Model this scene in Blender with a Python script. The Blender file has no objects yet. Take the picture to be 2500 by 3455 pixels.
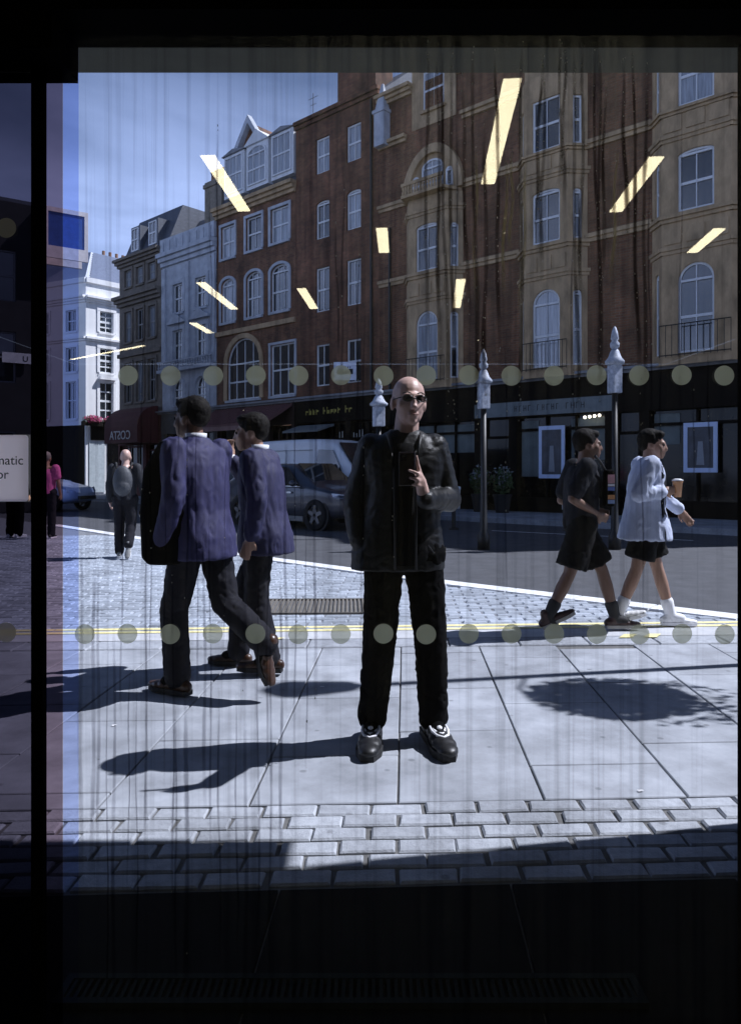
import bpy, bmesh, math, random
from mathutils import Vector, Matrix, Quaternion, noise
R = math.radians
rnd = random.Random(7)
S = bpy.context.scene
COL = S.collection

# ------------------------------------------------------------------ camera, sky, sun, exposure
cam_d = bpy.data.cameras.new('camera'); cam = bpy.data.objects.new('camera', cam_d); COL.objects.link(cam)
cam.location = (0, 0, 1.34); cam.rotation_euler = (R(90), 0, 0)
cam_d.sensor_fit = 'VERTICAL'; cam_d.sensor_height = 36.0; cam_d.lens = 26.0
cam_d.shift_y = -0.039; cam_d.clip_end = 1000; cam_d.clip_start = 0.01
S.camera = cam
SUN_EL = R(52); SUN_AZ = math.atan2(.983, .184)          # measured clockwise from +Y
sun_vec = Vector((math.cos(SUN_EL)*math.sin(SUN_AZ), math.cos(SUN_EL)*math.cos(SUN_AZ), math.sin(SUN_EL)))
W = bpy.data.worlds.new('World'); S.world = W; W.use_nodes = True
nt = W.node_tree; nt.nodes.clear()
def N(nt, t, **kw):
    n = nt.nodes.new(t)
    for k, v in kw.items():
        if k in n.inputs.keys(): n.inputs[k].default_value = v
        else: setattr(n, k, v)
    return n
sky = N(nt, 'ShaderNodeTexSky'); sky.sky_type = 'NISHITA'; sky.sun_disc = False
sky.sun_elevation = SUN_EL; sky.sun_rotation = SUN_AZ; sky.ozone_density = 3.0; sky.air_density = .8; sky.dust_density = .15
tc = N(nt, 'ShaderNodeTexCoord')
mp = N(nt, 'ShaderNodeMapping'); mp.inputs['Scale'].default_value = (1.6, 1.6, 5.5); mp.inputs['Rotation'].default_value = (.25, .12, .4)
cl = N(nt, 'ShaderNodeTexNoise', Scale=1.5, Detail=7.0, Roughness=.52, Distortion=.35)
cr = N(nt, 'ShaderNodeValToRGB'); cr.color_ramp.elements[0].position = .46; cr.color_ramp.elements[1].position = .8
cr.color_ramp.elements[1].color = (.36, .36, .36, 1)
mixc = N(nt, 'ShaderNodeMix', data_type='RGBA'); mixc.inputs[7].default_value = (14.5, 17.5, 25.0, 1)
bg = N(nt, 'ShaderNodeBackground', Strength=.05); wo = N(nt, 'ShaderNodeOutputWorld')
L = nt.links.new
L(tc.outputs['Generated'], mp.inputs[0]); L(mp.outputs[0], cl.inputs['Vector']); L(cl.outputs['Fac'], cr.inputs[0])

sxy = N(nt, 'ShaderNodeSeparateXYZ'); L(tc.outputs['Generated'], sxy.inputs[0])       # thin high cloud looks denser towards the horizon
zc = N(nt, 'ShaderNodeMath', operation='MAXIMUM'); zc.inputs[1].default_value = .06; L(sxy.outputs[2], zc.inputs[0])
dv = N(nt, 'ShaderNodeMapRange', interpolation_type='SMOOTHSTEP'); dv.inputs[1].default_value = .58; dv.inputs[2].default_value = .18; dv.inputs[3].default_value = 0; dv.inputs[4].default_value = .78; L(zc.outputs[0], dv.inputs[0])
adc = N(nt, 'ShaderNodeMath', operation='ADD', use_clamp=True); cm = N(nt, 'ShaderNodeMapRange'); cm.inputs[1].default_value = .34; cm.inputs[2].default_value = .68; cm.inputs[3].default_value = .38; cm.inputs[4].default_value = 1.2; L(cl.outputs['Fac'], cm.inputs[0])
mu_ = N(nt, 'ShaderNodeMath', operation='MULTIPLY'); L(dv.outputs[0], mu_.inputs[0]); L(cm.outputs[0], mu_.inputs[1]); L(mu_.outputs[0], adc.inputs[0]); adc.inputs[1].default_value = .0
L(adc.outputs[0], mixc.inputs[0]); L(sky.outputs[0], mixc.inputs[6]); L(mixc.outputs[2], bg.inputs[0]); L(bg.outputs[0], wo.inputs[0])
sd = bpy.data.lights.new('sun', 'SUN'); sd.energy = 5.0; sd.angle = R(.53); sd.color = (1, .97, .93)
so = bpy.data.objects.new('sun', sd); COL.objects.link(so); so.location = (20, 5, 30)
so.rotation_euler = sun_vec.to_track_quat('Z', 'Y').to_euler()
S.view_settings.view_transform = 'Standard'; S.view_settings.look = 'None'; S.view_settings.exposure = 0.74; S.view_settings.gamma = 1
S.render.engine = 'CYCLES'
S.cycles.use_denoising = True; S.cycles.transparent_max_bounces = 24; S.cycles.max_bounces = 8
S.cycles.sample_clamp_indirect = 6

# ------------------------------------------------------------------ materials
MATS = {}
def pm(name, col, rough=.6, metal=0, var=.18, scale=6, bump=0, bscale=60, spec=.5, rand=0, island=False, stretch=None, coat=0, dark=None):
    """procedural principled material: colour mottled by noise, optional bump and per-object random tone"""
    if name in MATS: return MATS[name]
    m = bpy.data.materials.new(name); m.use_nodes = True; MATS[name] = m
    nt = m.node_tree; b = nt.nodes['Principled BSDF']; L = nt.links.new
    b.inputs['Roughness'].default_value = rough; b.inputs['Metallic'].default_value = metal
    b.inputs['Specular IOR Level'].default_value = spec; b.inputs['Coat Weight'].default_value = coat
    tc = N(nt, 'ShaderNodeTexCoord'); vec = tc.outputs['Object']
    if stretch:
        mp = N(nt, 'ShaderNodeMapping'); mp.inputs['Scale'].default_value = stretch; L(vec, mp.inputs[0]); vec = mp.outputs[0]
    if rand and not island:
        oi = N(nt, 'ShaderNodeObjectInfo'); va = N(nt, 'ShaderNodeVectorMath', operation='ADD'); L(vec, va.inputs[0]); L(oi.outputs['Location'], va.inputs[1]); vec = va.outputs[0]
    nz = N(nt, 'ShaderNodeTexNoise', Scale=scale, Detail=8.0, Roughness=.62); L(vec, nz.inputs['Vector'])
    mr = N(nt, 'ShaderNodeMapRange'); mr.inputs[1].default_value = .25; mr.inputs[2].default_value = .75
    mr.inputs[3].default_value = 1-var; mr.inputs[4].default_value = 1+var; L(nz.outputs['Fac'], mr.inputs[0])
    val = mr.outputs[0]
    if rand:
        if island: src = N(nt, 'ShaderNodeNewGeometry').outputs['Random Per Island']
        else: src = N(nt, 'ShaderNodeObjectInfo').outputs['Random']
        r2 = N(nt, 'ShaderNodeMapRange'); r2.inputs[3].default_value = 1-rand; r2.inputs[4].default_value = 1+rand
        L(src, r2.inputs[0]); mu = N(nt, 'ShaderNodeMath', operation='MULTIPLY'); L(val, mu.inputs[0]); L(r2.outputs[0], mu.inputs[1]); val = mu.outputs[0]
    if rand:                                       # worn blotches and small dark spots of trodden dirt
        nb = N(nt, 'ShaderNodeTexNoise', Scale=1.3, Detail=9.0, Roughness=.7); L(vec, nb.inputs['Vector']); rb_ = N(nt, 'ShaderNodeMapRange'); rb_.inputs[1].default_value = .35; rb_.inputs[2].default_value = .6; rb_.inputs[3].default_value = .64; rb_.inputs[4].default_value = 1.06; L(nb.outputs['Fac'], rb_.inputs[0])
        vo = N(nt, 'ShaderNodeTexVoronoi', Scale=4.5, Randomness=1.0); L(vec, vo.inputs['Vector']); rv = N(nt, 'ShaderNodeMapRange'); rv.inputs[1].default_value = .05; rv.inputs[2].default_value = .09; rv.inputs[3].default_value = .62; rv.inputs[4].default_value = 1.0; L(vo.outputs['Distance'], rv.inputs[0])
        for q_ in (rb_, rv): m2_ = N(nt, 'ShaderNodeMath', operation='MULTIPLY'); L(val, m2_.inputs[0]); L(q_.outputs[0], m2_.inputs[1]); val = m2_.outputs[0]
    vm = N(nt, 'ShaderNodeVectorMath', operation='SCALE'); vm.inputs[0].default_value = col; L(val, vm.inputs['Scale'])
    L(vm.outputs[0], b.inputs['Base Color'])
    if bump:
        n2 = N(nt, 'ShaderNodeTexNoise', Scale=bscale, Detail=6.0, Roughness=.65); L(vec, n2.inputs['Vector'])
        bp = N(nt, 'ShaderNodeBump', Strength=bump, Distance=.01); L(n2.outputs['Fac'], bp.inputs['Height']); L(bp.outputs[0], b.inputs['Normal'])
    return m
def brickmat(name, c1, c2, mortar):
    if name in MATS: return MATS[name]
    m = bpy.data.materials.new(name); m.use_nodes = True; MATS[name] = m
    nt = m.node_tree; b = nt.nodes['Principled BSDF']; L = nt.links.new; b.inputs['Roughness'].default_value = .85
    tc = N(nt, 'ShaderNodeTexCoord'); sx = N(nt, 'ShaderNodeSeparateXYZ'); cx = N(nt, 'ShaderNodeCombineXYZ')
    ad = N(nt, 'ShaderNodeMath', operation='ADD')
    L(tc.outputs['Object'], sx.inputs[0]); L(sx.outputs[0], ad.inputs[0]); L(sx.outputs[1], ad.inputs[1]); L(ad.outputs[0], cx.inputs[0]); L(sx.outputs[2], cx.inputs[1])
    br = N(nt, 'ShaderNodeTexBrick'); br.inputs['Color1'].default_value = (*c1, 1); br.inputs['Color2'].default_value = (*c2, 1); br.inputs['Mortar'].default_value = (*mortar, 1)
    br.inputs['Scale'].default_value = 1; br.inputs['Brick Width'].default_value = .225; br.inputs['Row Height'].default_value = .075; br.inputs['Mortar Size'].default_value = .008
    L(cx.outputs[0], br.inputs[0])
    nz = N(nt, 'ShaderNodeTexNoise', Scale=.9, Detail=8.0, Roughness=.65); L(tc.outputs['Object'], nz.inputs['Vector'])
    mr = N(nt, 'ShaderNodeMapRange'); mr.inputs[1].default_value = .3; mr.inputs[2].default_value = .7; mr.inputs[3].default_value = .42; mr.inputs[4].default_value = 1.3
    L(nz.outputs['Fac'], mr.inputs[0]); m3 = N(nt, 'ShaderNodeMapping'); m3.inputs['Scale'].default_value = (3.2, 3.2, .28); L(tc.outputs['Object'], m3.inputs[0]); n3 = N(nt, 'ShaderNodeTexNoise', Scale=1.0, Detail=7.0, Roughness=.6); L(m3.outputs[0], n3.inputs['Vector'])   # rain-washed soot
    r3 = N(nt, 'ShaderNodeMapRange'); r3.inputs[1].default_value = .32; r3.inputs[2].default_value = .62; r3.inputs[3].default_value = .5; r3.inputs[4].default_value = 1.15; L(n3.outputs['Fac'], r3.inputs[0]); mm = N(nt, 'ShaderNodeMath', operation='MULTIPLY'); L(mr.outputs[0], mm.inputs[0]); L(r3.outputs[0], mm.inputs[1])
    vm = N(nt, 'ShaderNodeVectorMath', operation='SCALE'); L(br.outputs[0], vm.inputs[0]); L(mm.outputs[0], vm.inputs['Scale'])
    L(vm.outputs[0], b.inputs['Base Color'])
    return m
def emit(name, col, s):
    m = bpy.data.materials.new(name); m.use_nodes = True; MATS[name] = m; nt = m.node_tree; nt.nodes.clear()
    e = N(nt, 'ShaderNodeEmission', Strength=s); e.inputs[0].default_value = (*col, 1); o = N(nt, 'ShaderNodeOutputMaterial'); nt.links.new(e.outputs[0], o.inputs[0]); return m
def clearmat(name, tint, gloss, film=0, filmcol=(.86, .77, .48), streaks=False, rough=0.0, thru=.5):
    """sheet of glass (or a film on it): transparent, a little mirror, a little dusty scatter"""
    m = bpy.data.materials.new(name); m.use_nodes = True; MATS[name] = m; nt = m.node_tree; nt.nodes.clear(); L = nt.links.new
    t = N(nt, 'ShaderNodeBsdfTransparent'); t.inputs[0].default_value = (*tint, 1)
    g = N(nt, 'ShaderNodeBsdfGlossy', Roughness=rough); mx = N(nt, 'ShaderNodeMixShader'); mx.inputs[0].default_value = gloss
    L(t.outputs[0], mx.inputs[1]); L(g.outputs[0], mx.inputs[2]); out = mx.outputs[0]
    if film:
        d = N(nt, 'ShaderNodeBsdfDiffuse'); d.inputs[0].default_value = (*filmcol, 1)
        tr = N(nt, 'ShaderNodeBsdfTranslucent'); tr.inputs[0].default_value = (*filmcol, 1)
        md = N(nt, 'ShaderNodeMixShader'); md.inputs[0].default_value = thru; L(d.outputs[0], md.inputs[1]); L(tr.outputs[0], md.inputs[2])
        m2 = N(nt, 'ShaderNodeMixShader'); m2.inputs[0].default_value = film; L(out, m2.inputs[1]); L(md.outputs[0], m2.inputs[2]); out = m2.outputs[0]
        if streaks:
            tc = N(nt, 'ShaderNodeTexCoord'); mp = N(nt, 'ShaderNodeMapping'); mp.inputs['Scale'].default_value = (46, 1, .55); L(tc.outputs['Object'], mp.inputs[0])
            nz = N(nt, 'ShaderNodeTexNoise', Scale=1.0, Detail=4.0, Roughness=.6, Distortion=.25); L(mp.outputs[0], nz.inputs['Vector'])
            rp = N(nt, 'ShaderNodeMapRange'); rp.inputs[1].default_value = .36; rp.inputs[2].default_value = .62; rp.inputs[3].default_value = film*.35; rp.inputs[4].default_value = film*1.35
            L(nz.outputs['Fac'], rp.inputs[0])
            n3 = N(nt, 'ShaderNodeTexNoise', Scale=2.2, Detail=3.0); L(tc.outputs['Object'], n3.inputs['Vector'])
            r3 = N(nt, 'ShaderNodeMapRange'); r3.inputs[1].default_value = .3; r3.inputs[2].default_value = .7; r3.inputs[3].default_value = .6; r3.inputs[4].default_value = 1.35; L(n3.outputs['Fac'], r3.inputs[0])
            mu = N(nt, 'ShaderNodeMath', operation='MULTIPLY'); L(rp.outputs[0], mu.inputs[0]); L(r3.outputs[0], mu.inputs[1])
            ds = N(nt, 'ShaderNodeVectorMath', operation='DISTANCE'); ds.inputs[1].default_value = (.34, 0, 2.22); L(tc.outputs['Object'], ds.inputs[0])   # grime thickened where the drips start, standing in for a warm glow
            r5 = N(nt, 'ShaderNodeMapRange', interpolation_type='SMOOTHSTEP'); r5.inputs[1].default_value = .85; r5.inputs[2].default_value = .0; r5.inputs[3].default_value = .8; r5.inputs[4].default_value = 7.5; L(ds.outputs['Value'], r5.inputs[0])
            m6 = N(nt, 'ShaderNodeMath', operation='MULTIPLY'); L(mu.outputs[0], m6.inputs[0]); L(r5.outputs[0], m6.inputs[1]); L(m6.outputs[0], m2.inputs[0])
            # water marks also take a little light out of what shows through
            r4 = N(nt, 'ShaderNodeMapRange'); r4.inputs[1].default_value = .34; r4.inputs[2].default_value = .5; r4.inputs[3].default_value = .74; r4.inputs[4].default_value = 1.0; L(nz.outputs['Fac'], r4.inputs[0])
            vs = N(nt, 'ShaderNodeVectorMath', operation='SCALE'); vs.inputs[0].default_value = tint; L(r4.outputs[0], vs.inputs['Scale']); L(vs.outputs[0], t.inputs[0])
    o = N(nt, 'ShaderNodeOutputMaterial'); L(out, o.inputs[0]); return m

white_paint = pm('white_paint', (.74, .76, .78), .5, var=.08)
black_frame = pm('black_frame', (.002, .002, .0022), .9, var=.1, spec=.02)
charcoal = pm('charcoal', (.02, .02, .022), .8, var=.2)
glass_win = pm('window_glass', (.02, .026, .034), .04, var=.3, scale=1.2, spec=1.0, coat=.6)
glass_pale = pm('curtained_glass', (.30, .33, .37), .12, var=.5, scale=2.2, spec=1.0, stretch=(7, 7, .5))
glass_shop = pm('shop_glass', (.006, .006, .007), .08, var=.5, scale=1.5, spec=.25)
red_brick = brickmat('red_brick', (.25, .11, .055), (.16, .066, .036), (.19, .14, .095))
dark_brick = brickmat('dark_brick', (.23, .095, .05), (.15, .062, .034), (.14, .10, .07))
tan_stone = pm('tan_stone', (.42, .30, .175), .8, var=.5, scale=2.6, stretch=(1, 1, .45), bump=.15)
pale_stone = pm('pale_stone', (.46, .49, .54), .8, var=.25, scale=2.5)
brown_stone = pm('brown_stone', (.17, .145, .12), .85, var=.35, scale=2.0)
stucco = pm('white_stucco', (.86, .86, .86), .7, var=.05, scale=2)
slate = pm('slate', (.09, .10, .125), .55, var=.35, scale=5, stretch=(1, 1, 6))
lead = pm('lead_grey', (.23, .24, .26), .6, var=.2)
clay = pm('terracotta', (.3, .17, .11), .8)
dark_wood = pm('dark_shopfront', (.010, .008, .007), .8, var=.3, spec=.1)
maroon = pm('maroon_canvas', (.085, .016, .016), .8, var=.25)
iron = pm('black_iron', (.012, .012, .013), .5)
asphalt = pm('asphalt', (.07, .073, .083), .85, var=.28, scale=3.2, bump=.35, bscale=220)
paving = pm('paving_stone', (.355, .375, .41), .8, var=.2, scale=4.5, bump=.12, bscale=130, rand=.09)
granite = pm('granite_sett', (.38, .40, .435), .75, var=.2, scale=26, bump=.5, bscale=95, rand=.14)
granite_i = pm('granite_sett_field', (.40, .44, .50), .75, var=.2, scale=20, bump=.3, bscale=95, rand=.13, island=True)
granite_o = pm('granite_sett_near', (.40, .44, .50), .75, var=.2, scale=20, bump=.3, bscale=95, rand=.13)
joint = pm('sand_joint', (.13, .128, .125), .95, var=.25, scale=30)
yellow = pm('yellow_paint', (.85, .76, .38), .7, var=.2, scale=20)
roadwhite = pm('road_white', (.78, .79, .8), .7, var=.15, scale=14)

# ------------------------------------------------------------------ mesh helpers
class MB:
    def __init__(s): s.v = []; s.f = []
    def add(s, vs, fs):
        o = len(s.v); s.v += [tuple(p) for p in vs]; s.f += [tuple(i+o for i in f) for f in fs]
    def box(s, x0, x1, y0, y1, z0, z1, fn=None):
        p = [(x, y, z) for z in (z0, z1) for y in (y0, y1) for x in (x0, x1)]
        if fn: p = [fn(*q) for q in p]
        s.add(p, [(0, 2, 3, 1), (4, 5, 7, 6), (0, 1, 5, 4), (2, 6, 7, 3), (0, 4, 6, 2), (1, 3, 7, 5)])
    def poly(s, pts): s.add(pts, [tuple(range(len(pts)))])
    def prism(s, pts, d):                     # polygon extruded by vector d
        n = len(pts); a = [Vector(p) for p in pts]; b = [p+Vector(d) for p in a]
        s.add(a+b, [tuple(reversed(range(n))), tuple(range(n, 2*n))]+[(i, (i+1) % n, n+(i+1) % n, n+i) for i in range(n)])
    def loft(s, rings, cap=True):
        n = len(rings[0]); o = len(s.v)
        for r in rings: s.v += [tuple(p) for p in r]
        for k in range(len(rings)-1):
            for i in range(n):
                a = o+k*n+i; b = o+k*n+(i+1) % n; s.f.append((a, b, b+n, a+n))
        if cap:
            s.f.append(tuple(reversed(range(o, o+n)))); s.f.append(tuple(range(o+(len(rings)-1)*n, o+len(rings)*n)))
    def ring(s, c, t, r, n, ry=None):
        t = Vector(t).normalized(); u = t.cross(Vector((0, 0, 1)) if abs(t.z) < .95 else Vector((0, 1, 0))).normalized(); w = t.cross(u)
        return [Vector(c)+u*r*math.cos(2*math.pi*i/n)+w*(ry or r)*math.sin(2*math.pi*i/n) for i in range(n)]
    def tube(s, pts, r, n=8):
        pts = [Vector(p) for p in pts]; rs = r if isinstance(r, (list, tuple)) else [r]*len(pts); rings = []
        for i, p in enumerate(pts):
            t = pts[min(i+1, len(pts)-1)]-pts[max(i-1, 0)]; rings.append(s.ring(p, t, rs[i], n))
        s.loft(rings)
    def sphere(s, c, r, n=12, m=8, rot=None):
        r = (r, r, r) if isinstance(r, (int, float)) else r; vs = []; fs = []
        for j in range(1, m):
            th = math.pi*j/m
            for i in range(n):
                ph = 2*math.pi*i/n; vs.append(Vector((r[0]*math.sin(th)*math.cos(ph), r[1]*math.sin(th)*math.sin(ph), r[2]*math.cos(th))))
        vs += [Vector((0, 0, r[2])), Vector((0, 0, -r[2]))]; T = len(vs)-2
        for j in range(m-2):
            for i in range(n): fs.append((j*n+i, (j+1)*n+i, (j+1)*n+(i+1) % n, j*n+(i+1) % n))
        for i in range(n): fs.append((T, i, (i+1) % n)); fs.append((T+1, (m-2)*n+(i+1) % n, (m-2)*n+i))
        if rot is not None: vs = [rot @ v for v in vs]
        s.add([v+Vector(c) for v in vs], fs)
    def chain(s, pts, rs, n=12):              # limb: tapered segments with round joints
        pts = [Vector(p) for p in pts]
        for i in range(len(pts)-1):
            t = pts[i+1]-pts[i]
            if t.length > 1e-5: s.loft([s.ring(pts[i], t, rs[i], n), s.ring(pts[i+1], t, rs[i+1], n)])
        for p, r in zip(pts, rs): s.sphere(p, r, n, 8)
    def lathe(s, prof, c=(0, 0, 0), n=16):
        s.loft([[(c[0]+r*math.cos(2*math.pi*i/n), c[1]+r*math.sin(2*math.pi*i/n), c[2]+z) for i in range(n)] for r, z in prof])
    def mesh(s, name='m'):
        me = bpy.data.meshes.new(name); me.from_pydata(s.v, [], s.f); me.update(); return me
    def build(s, name, mat, parent=None, smooth=False, fix=True):
        me = s.mesh(name)
        if fix:
            bm = bmesh.new(); bm.from_mesh(me); bmesh.ops.recalc_face_normals(bm, faces=bm.faces); bm.to_mesh(me); bm.free()
        return link(name, me, mat, parent, smooth)
def link(name, me, mat, parent=None, smooth=False):
    o = bpy.data.objects.new(name, me); COL.objects.link(o)
    if mat is not None and len(me.materials) == 0: me.materials.append(mat)
    if smooth: me.shade_smooth()
    o.parent = parent; return o
def tag(o, label=None, cat=None, group=None, kind=None):
    if label: o['label'] = label
    if cat: o['category'] = cat
    if group: o['group'] = group
    if kind: o['kind'] = kind
    return o
def thing(name, label, cat, loc=(0, 0, 0), rz=0, group=None):
    o = bpy.data.objects.new(name, None); COL.objects.link(o); o.empty_display_size = .2
    o.location = loc; o.rotation_euler = (0, 0, rz); return tag(o, label, cat, group)
def bevel(o, w, seg=2):
    b = o.modifiers.new('bevel', 'BEVEL'); b.width = w; b.segments = seg; b.limit_method = 'ANGLE'; return o
def remeshed(mb, vox, smooth=4, folds=None):
    o = bpy.data.objects.new('tmp', mb.mesh('tmp')); COL.objects.link(o)
    m = o.modifiers.new('r', 'REMESH'); m.mode = 'VOXEL'; m.voxel_size = vox
    q = o.modifiers.new('s', 'SMOOTH'); q.factor = .5; q.iterations = smooth
    dg = bpy.context.evaluated_depsgraph_get(); dg.update()
    me = bpy.data.meshes.new_from_object(o.evaluated_get(dg)); d = o.data; bpy.data.objects.remove(o); bpy.data.meshes.remove(d)
    if folds:
        amp, sc = folds; nv = [(v.co.copy(), v.normal.copy()) for v in me.vertices]
        for v, (c, n) in zip(me.vertices, nv):
            p = Vector((c.x*sc[0], c.y*sc[1], c.z*sc[2])); w = noise.noise(p*1.9+Vector((5, 3, 1)))
            k = (1-abs(noise.noise(p+Vector((w, w, w))))*2.2)
            v.co = c+n*amp*(k*.8+.5*noise.noise(p*2.7))
        me.update()
    return me
def text_mesh(txt, size, name, mirror=False, depth=.004, align='CENTER'):
    c = bpy.data.curves.new('t', 'FONT'); c.body = txt; c.size = size; c.align_x = align; c.extrude = depth
    o = bpy.data.objects.new('t', c); COL.objects.link(o); dg = bpy.context.evaluated_depsgraph_get(); dg.update()
    me = bpy.data.meshes.new_from_object(o.evaluated_get(dg)); bpy.data.objects.remove(o); bpy.data.curves.remove(c); me.name = name; me.materials.clear()
    for v in me.vertices: v.co = Vector((-v.co.x if mirror else v.co.x, -v.co.z, v.co.y))
    if mirror: me.flip_normals()
    return me

# ------------------------------------------------------------------ ground
# paving frame: rows run along EX, joints run along EY
O0 = Vector((.11, 3.0, 0)); EX = Vector((1, .045, 0)); EY = Vector((.046, 1, 0))
def PV(x, y, z=0): return O0+EX*x+EY*y+Vector((0, 0, z))
def sheet(name, pts, z, mat, kind='structure'):
    m = MB(); m.poly([(x, y, z) for x, y in pts]); return tag(m.build(name, mat), kind=kind)
ground = sheet('ground', [(-300, -60), (300, -60), (300, 400), (-300, 400)], -.06, asphalt)
pavement = tag(MB().build('pavement', joint), kind='structure')
pavement.data = (lambda m: (m.poly([PV(-9, -1.33, -.012), PV(9, -1.33, -.012), PV(9, 2.95, -.012), PV(-9, 2.95, -.012)]), m.mesh('pavement'))[1])(MB())
pavement.data.materials.append(joint)
def stone_mesh(w, d, h, gap, bev, jit, seed):
    r = random.Random(seed); x, y = w/2-gap/2, d/2-gap/2; j = lambda: r.uniform(-jit, jit)
    lo = [EX*sx*x+EY*sy*y+Vector((j(), j(), -h)) for sx, sy in ((-1, -1), (1, -1), (1, 1), (-1, 1))]
    mi = [Vector((p.x, p.y, -bev)) for p in lo]
    hi = [Vector((p.x*(1-bev/x), p.y*(1-bev/y), j()*.4)) for p in lo]
    m = MB(); m.loft([lo, mi, hi], cap=False); m.f.append((8, 9, 10, 11)); return m.mesh('stone')
slab_meshes = {}
def slab(w, d, seed):
    k = (round(w, 2), round(d, 2), seed)
    if k not in slab_meshes: slab_meshes[k] = stone_mesh(w, d, .05, .008, .004, .0015, seed); slab_meshes[k].materials.append(paving)
    return slab_meshes[k]
# flagstones, laid in columns with staggered cross joints
for c in range(-7, 8):
    x = c*.6+.3; offs = [.82, .35, .6, .15, .74, .5][c % 6]; y = 0.0; k = 0
    first = True
    while y < 2.62:
        d = offs if first else [.9, .75, .9, 1.05][(c+k) % 4]; first = False
        d = min(d, 2.66-y)
        if d < .12: break
        o = link('paving_slab', slab(.6, d, (c*3+k) % 3), None, pavement); p = PV(x, y+d/2, rnd.uniform(-.001, .001)); o.location = p
        o.rotation_euler = (rnd.uniform(-.002, .002), rnd.uniform(-.002, .002), 0); y += d; k += 1
# granite kerb flags along the road edge
kerb_m = stone_mesh(.55, .28, .12, .01, .008, .002, 5); kerb_m.materials.append(granite)
for i in range(-8, 9):
    o = link('kerb_stone', kerb_m, None, pavement); o.location = PV(i*.55+.1, 2.81, .004)
# granite setts in front of the shop window
sett_ms = [stone_mesh(.21, .096, .07, .011, .007, .004, 20+i) for i in range(6)]
for q in sett_ms: q.materials.append(granite)
for r in range(6):
    for i in range(-8, 9):
        x = i*.212+(.106 if r % 2 else 0)+rnd.uniform(-.006, .006)
        o = link('granite_sett', rnd.choice(sett_ms), None, pavement); o.location = PV(x, -.05-r*.0975, rnd.uniform(-.003, .003))
        o.rotation_euler = (rnd.uniform(-.012, .012), rnd.uniform(-.012, .012), rnd.uniform(-.008, .008))
shade_m = stone_mesh(.75, .64, .05, .006, .003, .001, 9); shade_m.materials.append(pm('painted_shade_black', (.006, .006, .007), .9, var=.3, scale=6, spec=.1))  # near-black slabs: the shade before the window is put into their colour
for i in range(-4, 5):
    o = link('shade_slab', shade_m, None, pavement); o.location = PV(i*.75, -.605-.32, 0)
# carriageway
def YC(X):                                   # edge between the sett table and the asphalt, running with the far street
    pts = [(-14, 25.2), (-8, 18.7), (-4.8, 15.1), (-1.53, 11.37), (.98, 8.89), (3.4, 6.8), (4.0, 6.25), (9, 5.9)]
    for (x0, y0), (x1, y1) in zip(pts, pts[1:]):
        if X <= x1: return y0+(y1-y0)*(X-x0)/(x1-x0)
    return 5.9
road = sheet('road', [(-60, 5.72), (60, 6.3), (60, 200), (-60, 200)], -.03, asphalt)
setts = MB(); m = MB()
base = sheet('sett_bed', [(-14, 5.68), (-14, 25.2), (-8, 18.7), (-4.8, 15.1), (-1.53, 11.37), (.98, 8.89), (3.4, 6.8), (4.1, 6.2), (4.1, 5.98)], -.012, pm('pale_joint', (.20, .21, .23), .9, var=.2, scale=20))
near = []
fs_ms = [stone_mesh(.23, .115, .05, .011, .012, .005, 60+i) for i in range(6)]
for q in fs_ms: q.materials.append(granite_o)
r = 0; y = 3.36
while y < 13:
    x = -9+(.115 if r % 2 else 0)
    while x < 4:
        p = PV(x, y)
        inside = p.y < YC(p.x)-.16 and abs(p.x) < .56*p.y+.5 and p.y < 16
        grate = -1.16 < p.x < .0 and 6.95 < p.y < 7.85
        if inside and not grate: near.append((p, rnd.uniform(-.006, .005), rnd.uniform(-.035, .035), rnd.uniform(-.025, .025)))
        x += .23
    y += .115; r += 1
near.sort(key=lambda t: t[0].length)
for k, (p, dz, rx, ry) in enumerate(near):
    if k < 290:
        o = link('carriageway_sett', fs_ms[k % 6], None, base); o.location = (p.x, p.y, dz); o.rotation_euler = (rx, ry, 0)
    else:
        q = fs_ms[k % 6]; mt = Matrix.Translation((p.x, p.y, dz)) @ Matrix.Rotation(rx, 4, 'X') @ Matrix.Rotation(ry, 4, 'Y')
        setts.add([mt @ v.co for v in q.vertices], [tuple(f.vertices) for f in q.polygons])
tag(setts.build('sett_field', granite_i, base, fix=False), kind='stuff')
# pale granite channel along the table edge
ch = MB(); P0 = [(-8, 18.7), (-4.8, 15.1), (-1.53, 11.37), (.98, 8.89), (3.4, 6.8), (4.4, 6.1)]
for (x0, y0), (x1, y1) in zip(P0, P0[1:]):
    d = Vector((x1-x0, y1-y0, 0)); n = int(d.length/.8)+1; nn = Vector((-d.y, d.x, 0)).normalized()*.13
    for i in range(n):
        a = Vector((x0, y0, 0))+d*((i+.01)/n); b = Vector((x0, y0, 0))+d*((i+.99)/n)
        ch.prism([a-nn-Vector((0, 0, .05)), b-nn-Vector((0, 0, .05)), b+nn-Vector((0, 0, .05)), a+nn-Vector((0, 0, .05))], (0, 0, .06))
tag(ch.build('granite_channel', roadwhite), kind='structure')
for yy, nm in ((3.14, 'yellow_line'), (3.27, 'yellow_line')):        # double yellow lines
    m = MB(); m.poly([PV(-9, yy, .006), PV(9, yy+.22, .006), PV(9, yy+.29, .006), PV(-9, yy+.07, .006)]); tag(m.build(nm, yellow), kind='structure')
m = MB(); m.poly([PV(-9, 2.96, .002), PV(9, 2.96, .002), PV(9, 3.6, .002), PV(-9, 3.36, .002)]); tag(m.build('gutter_strip', pm('gutter_stone', (.5, .51, .53), .8, var=.15, scale=5)), kind='structure')
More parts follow.
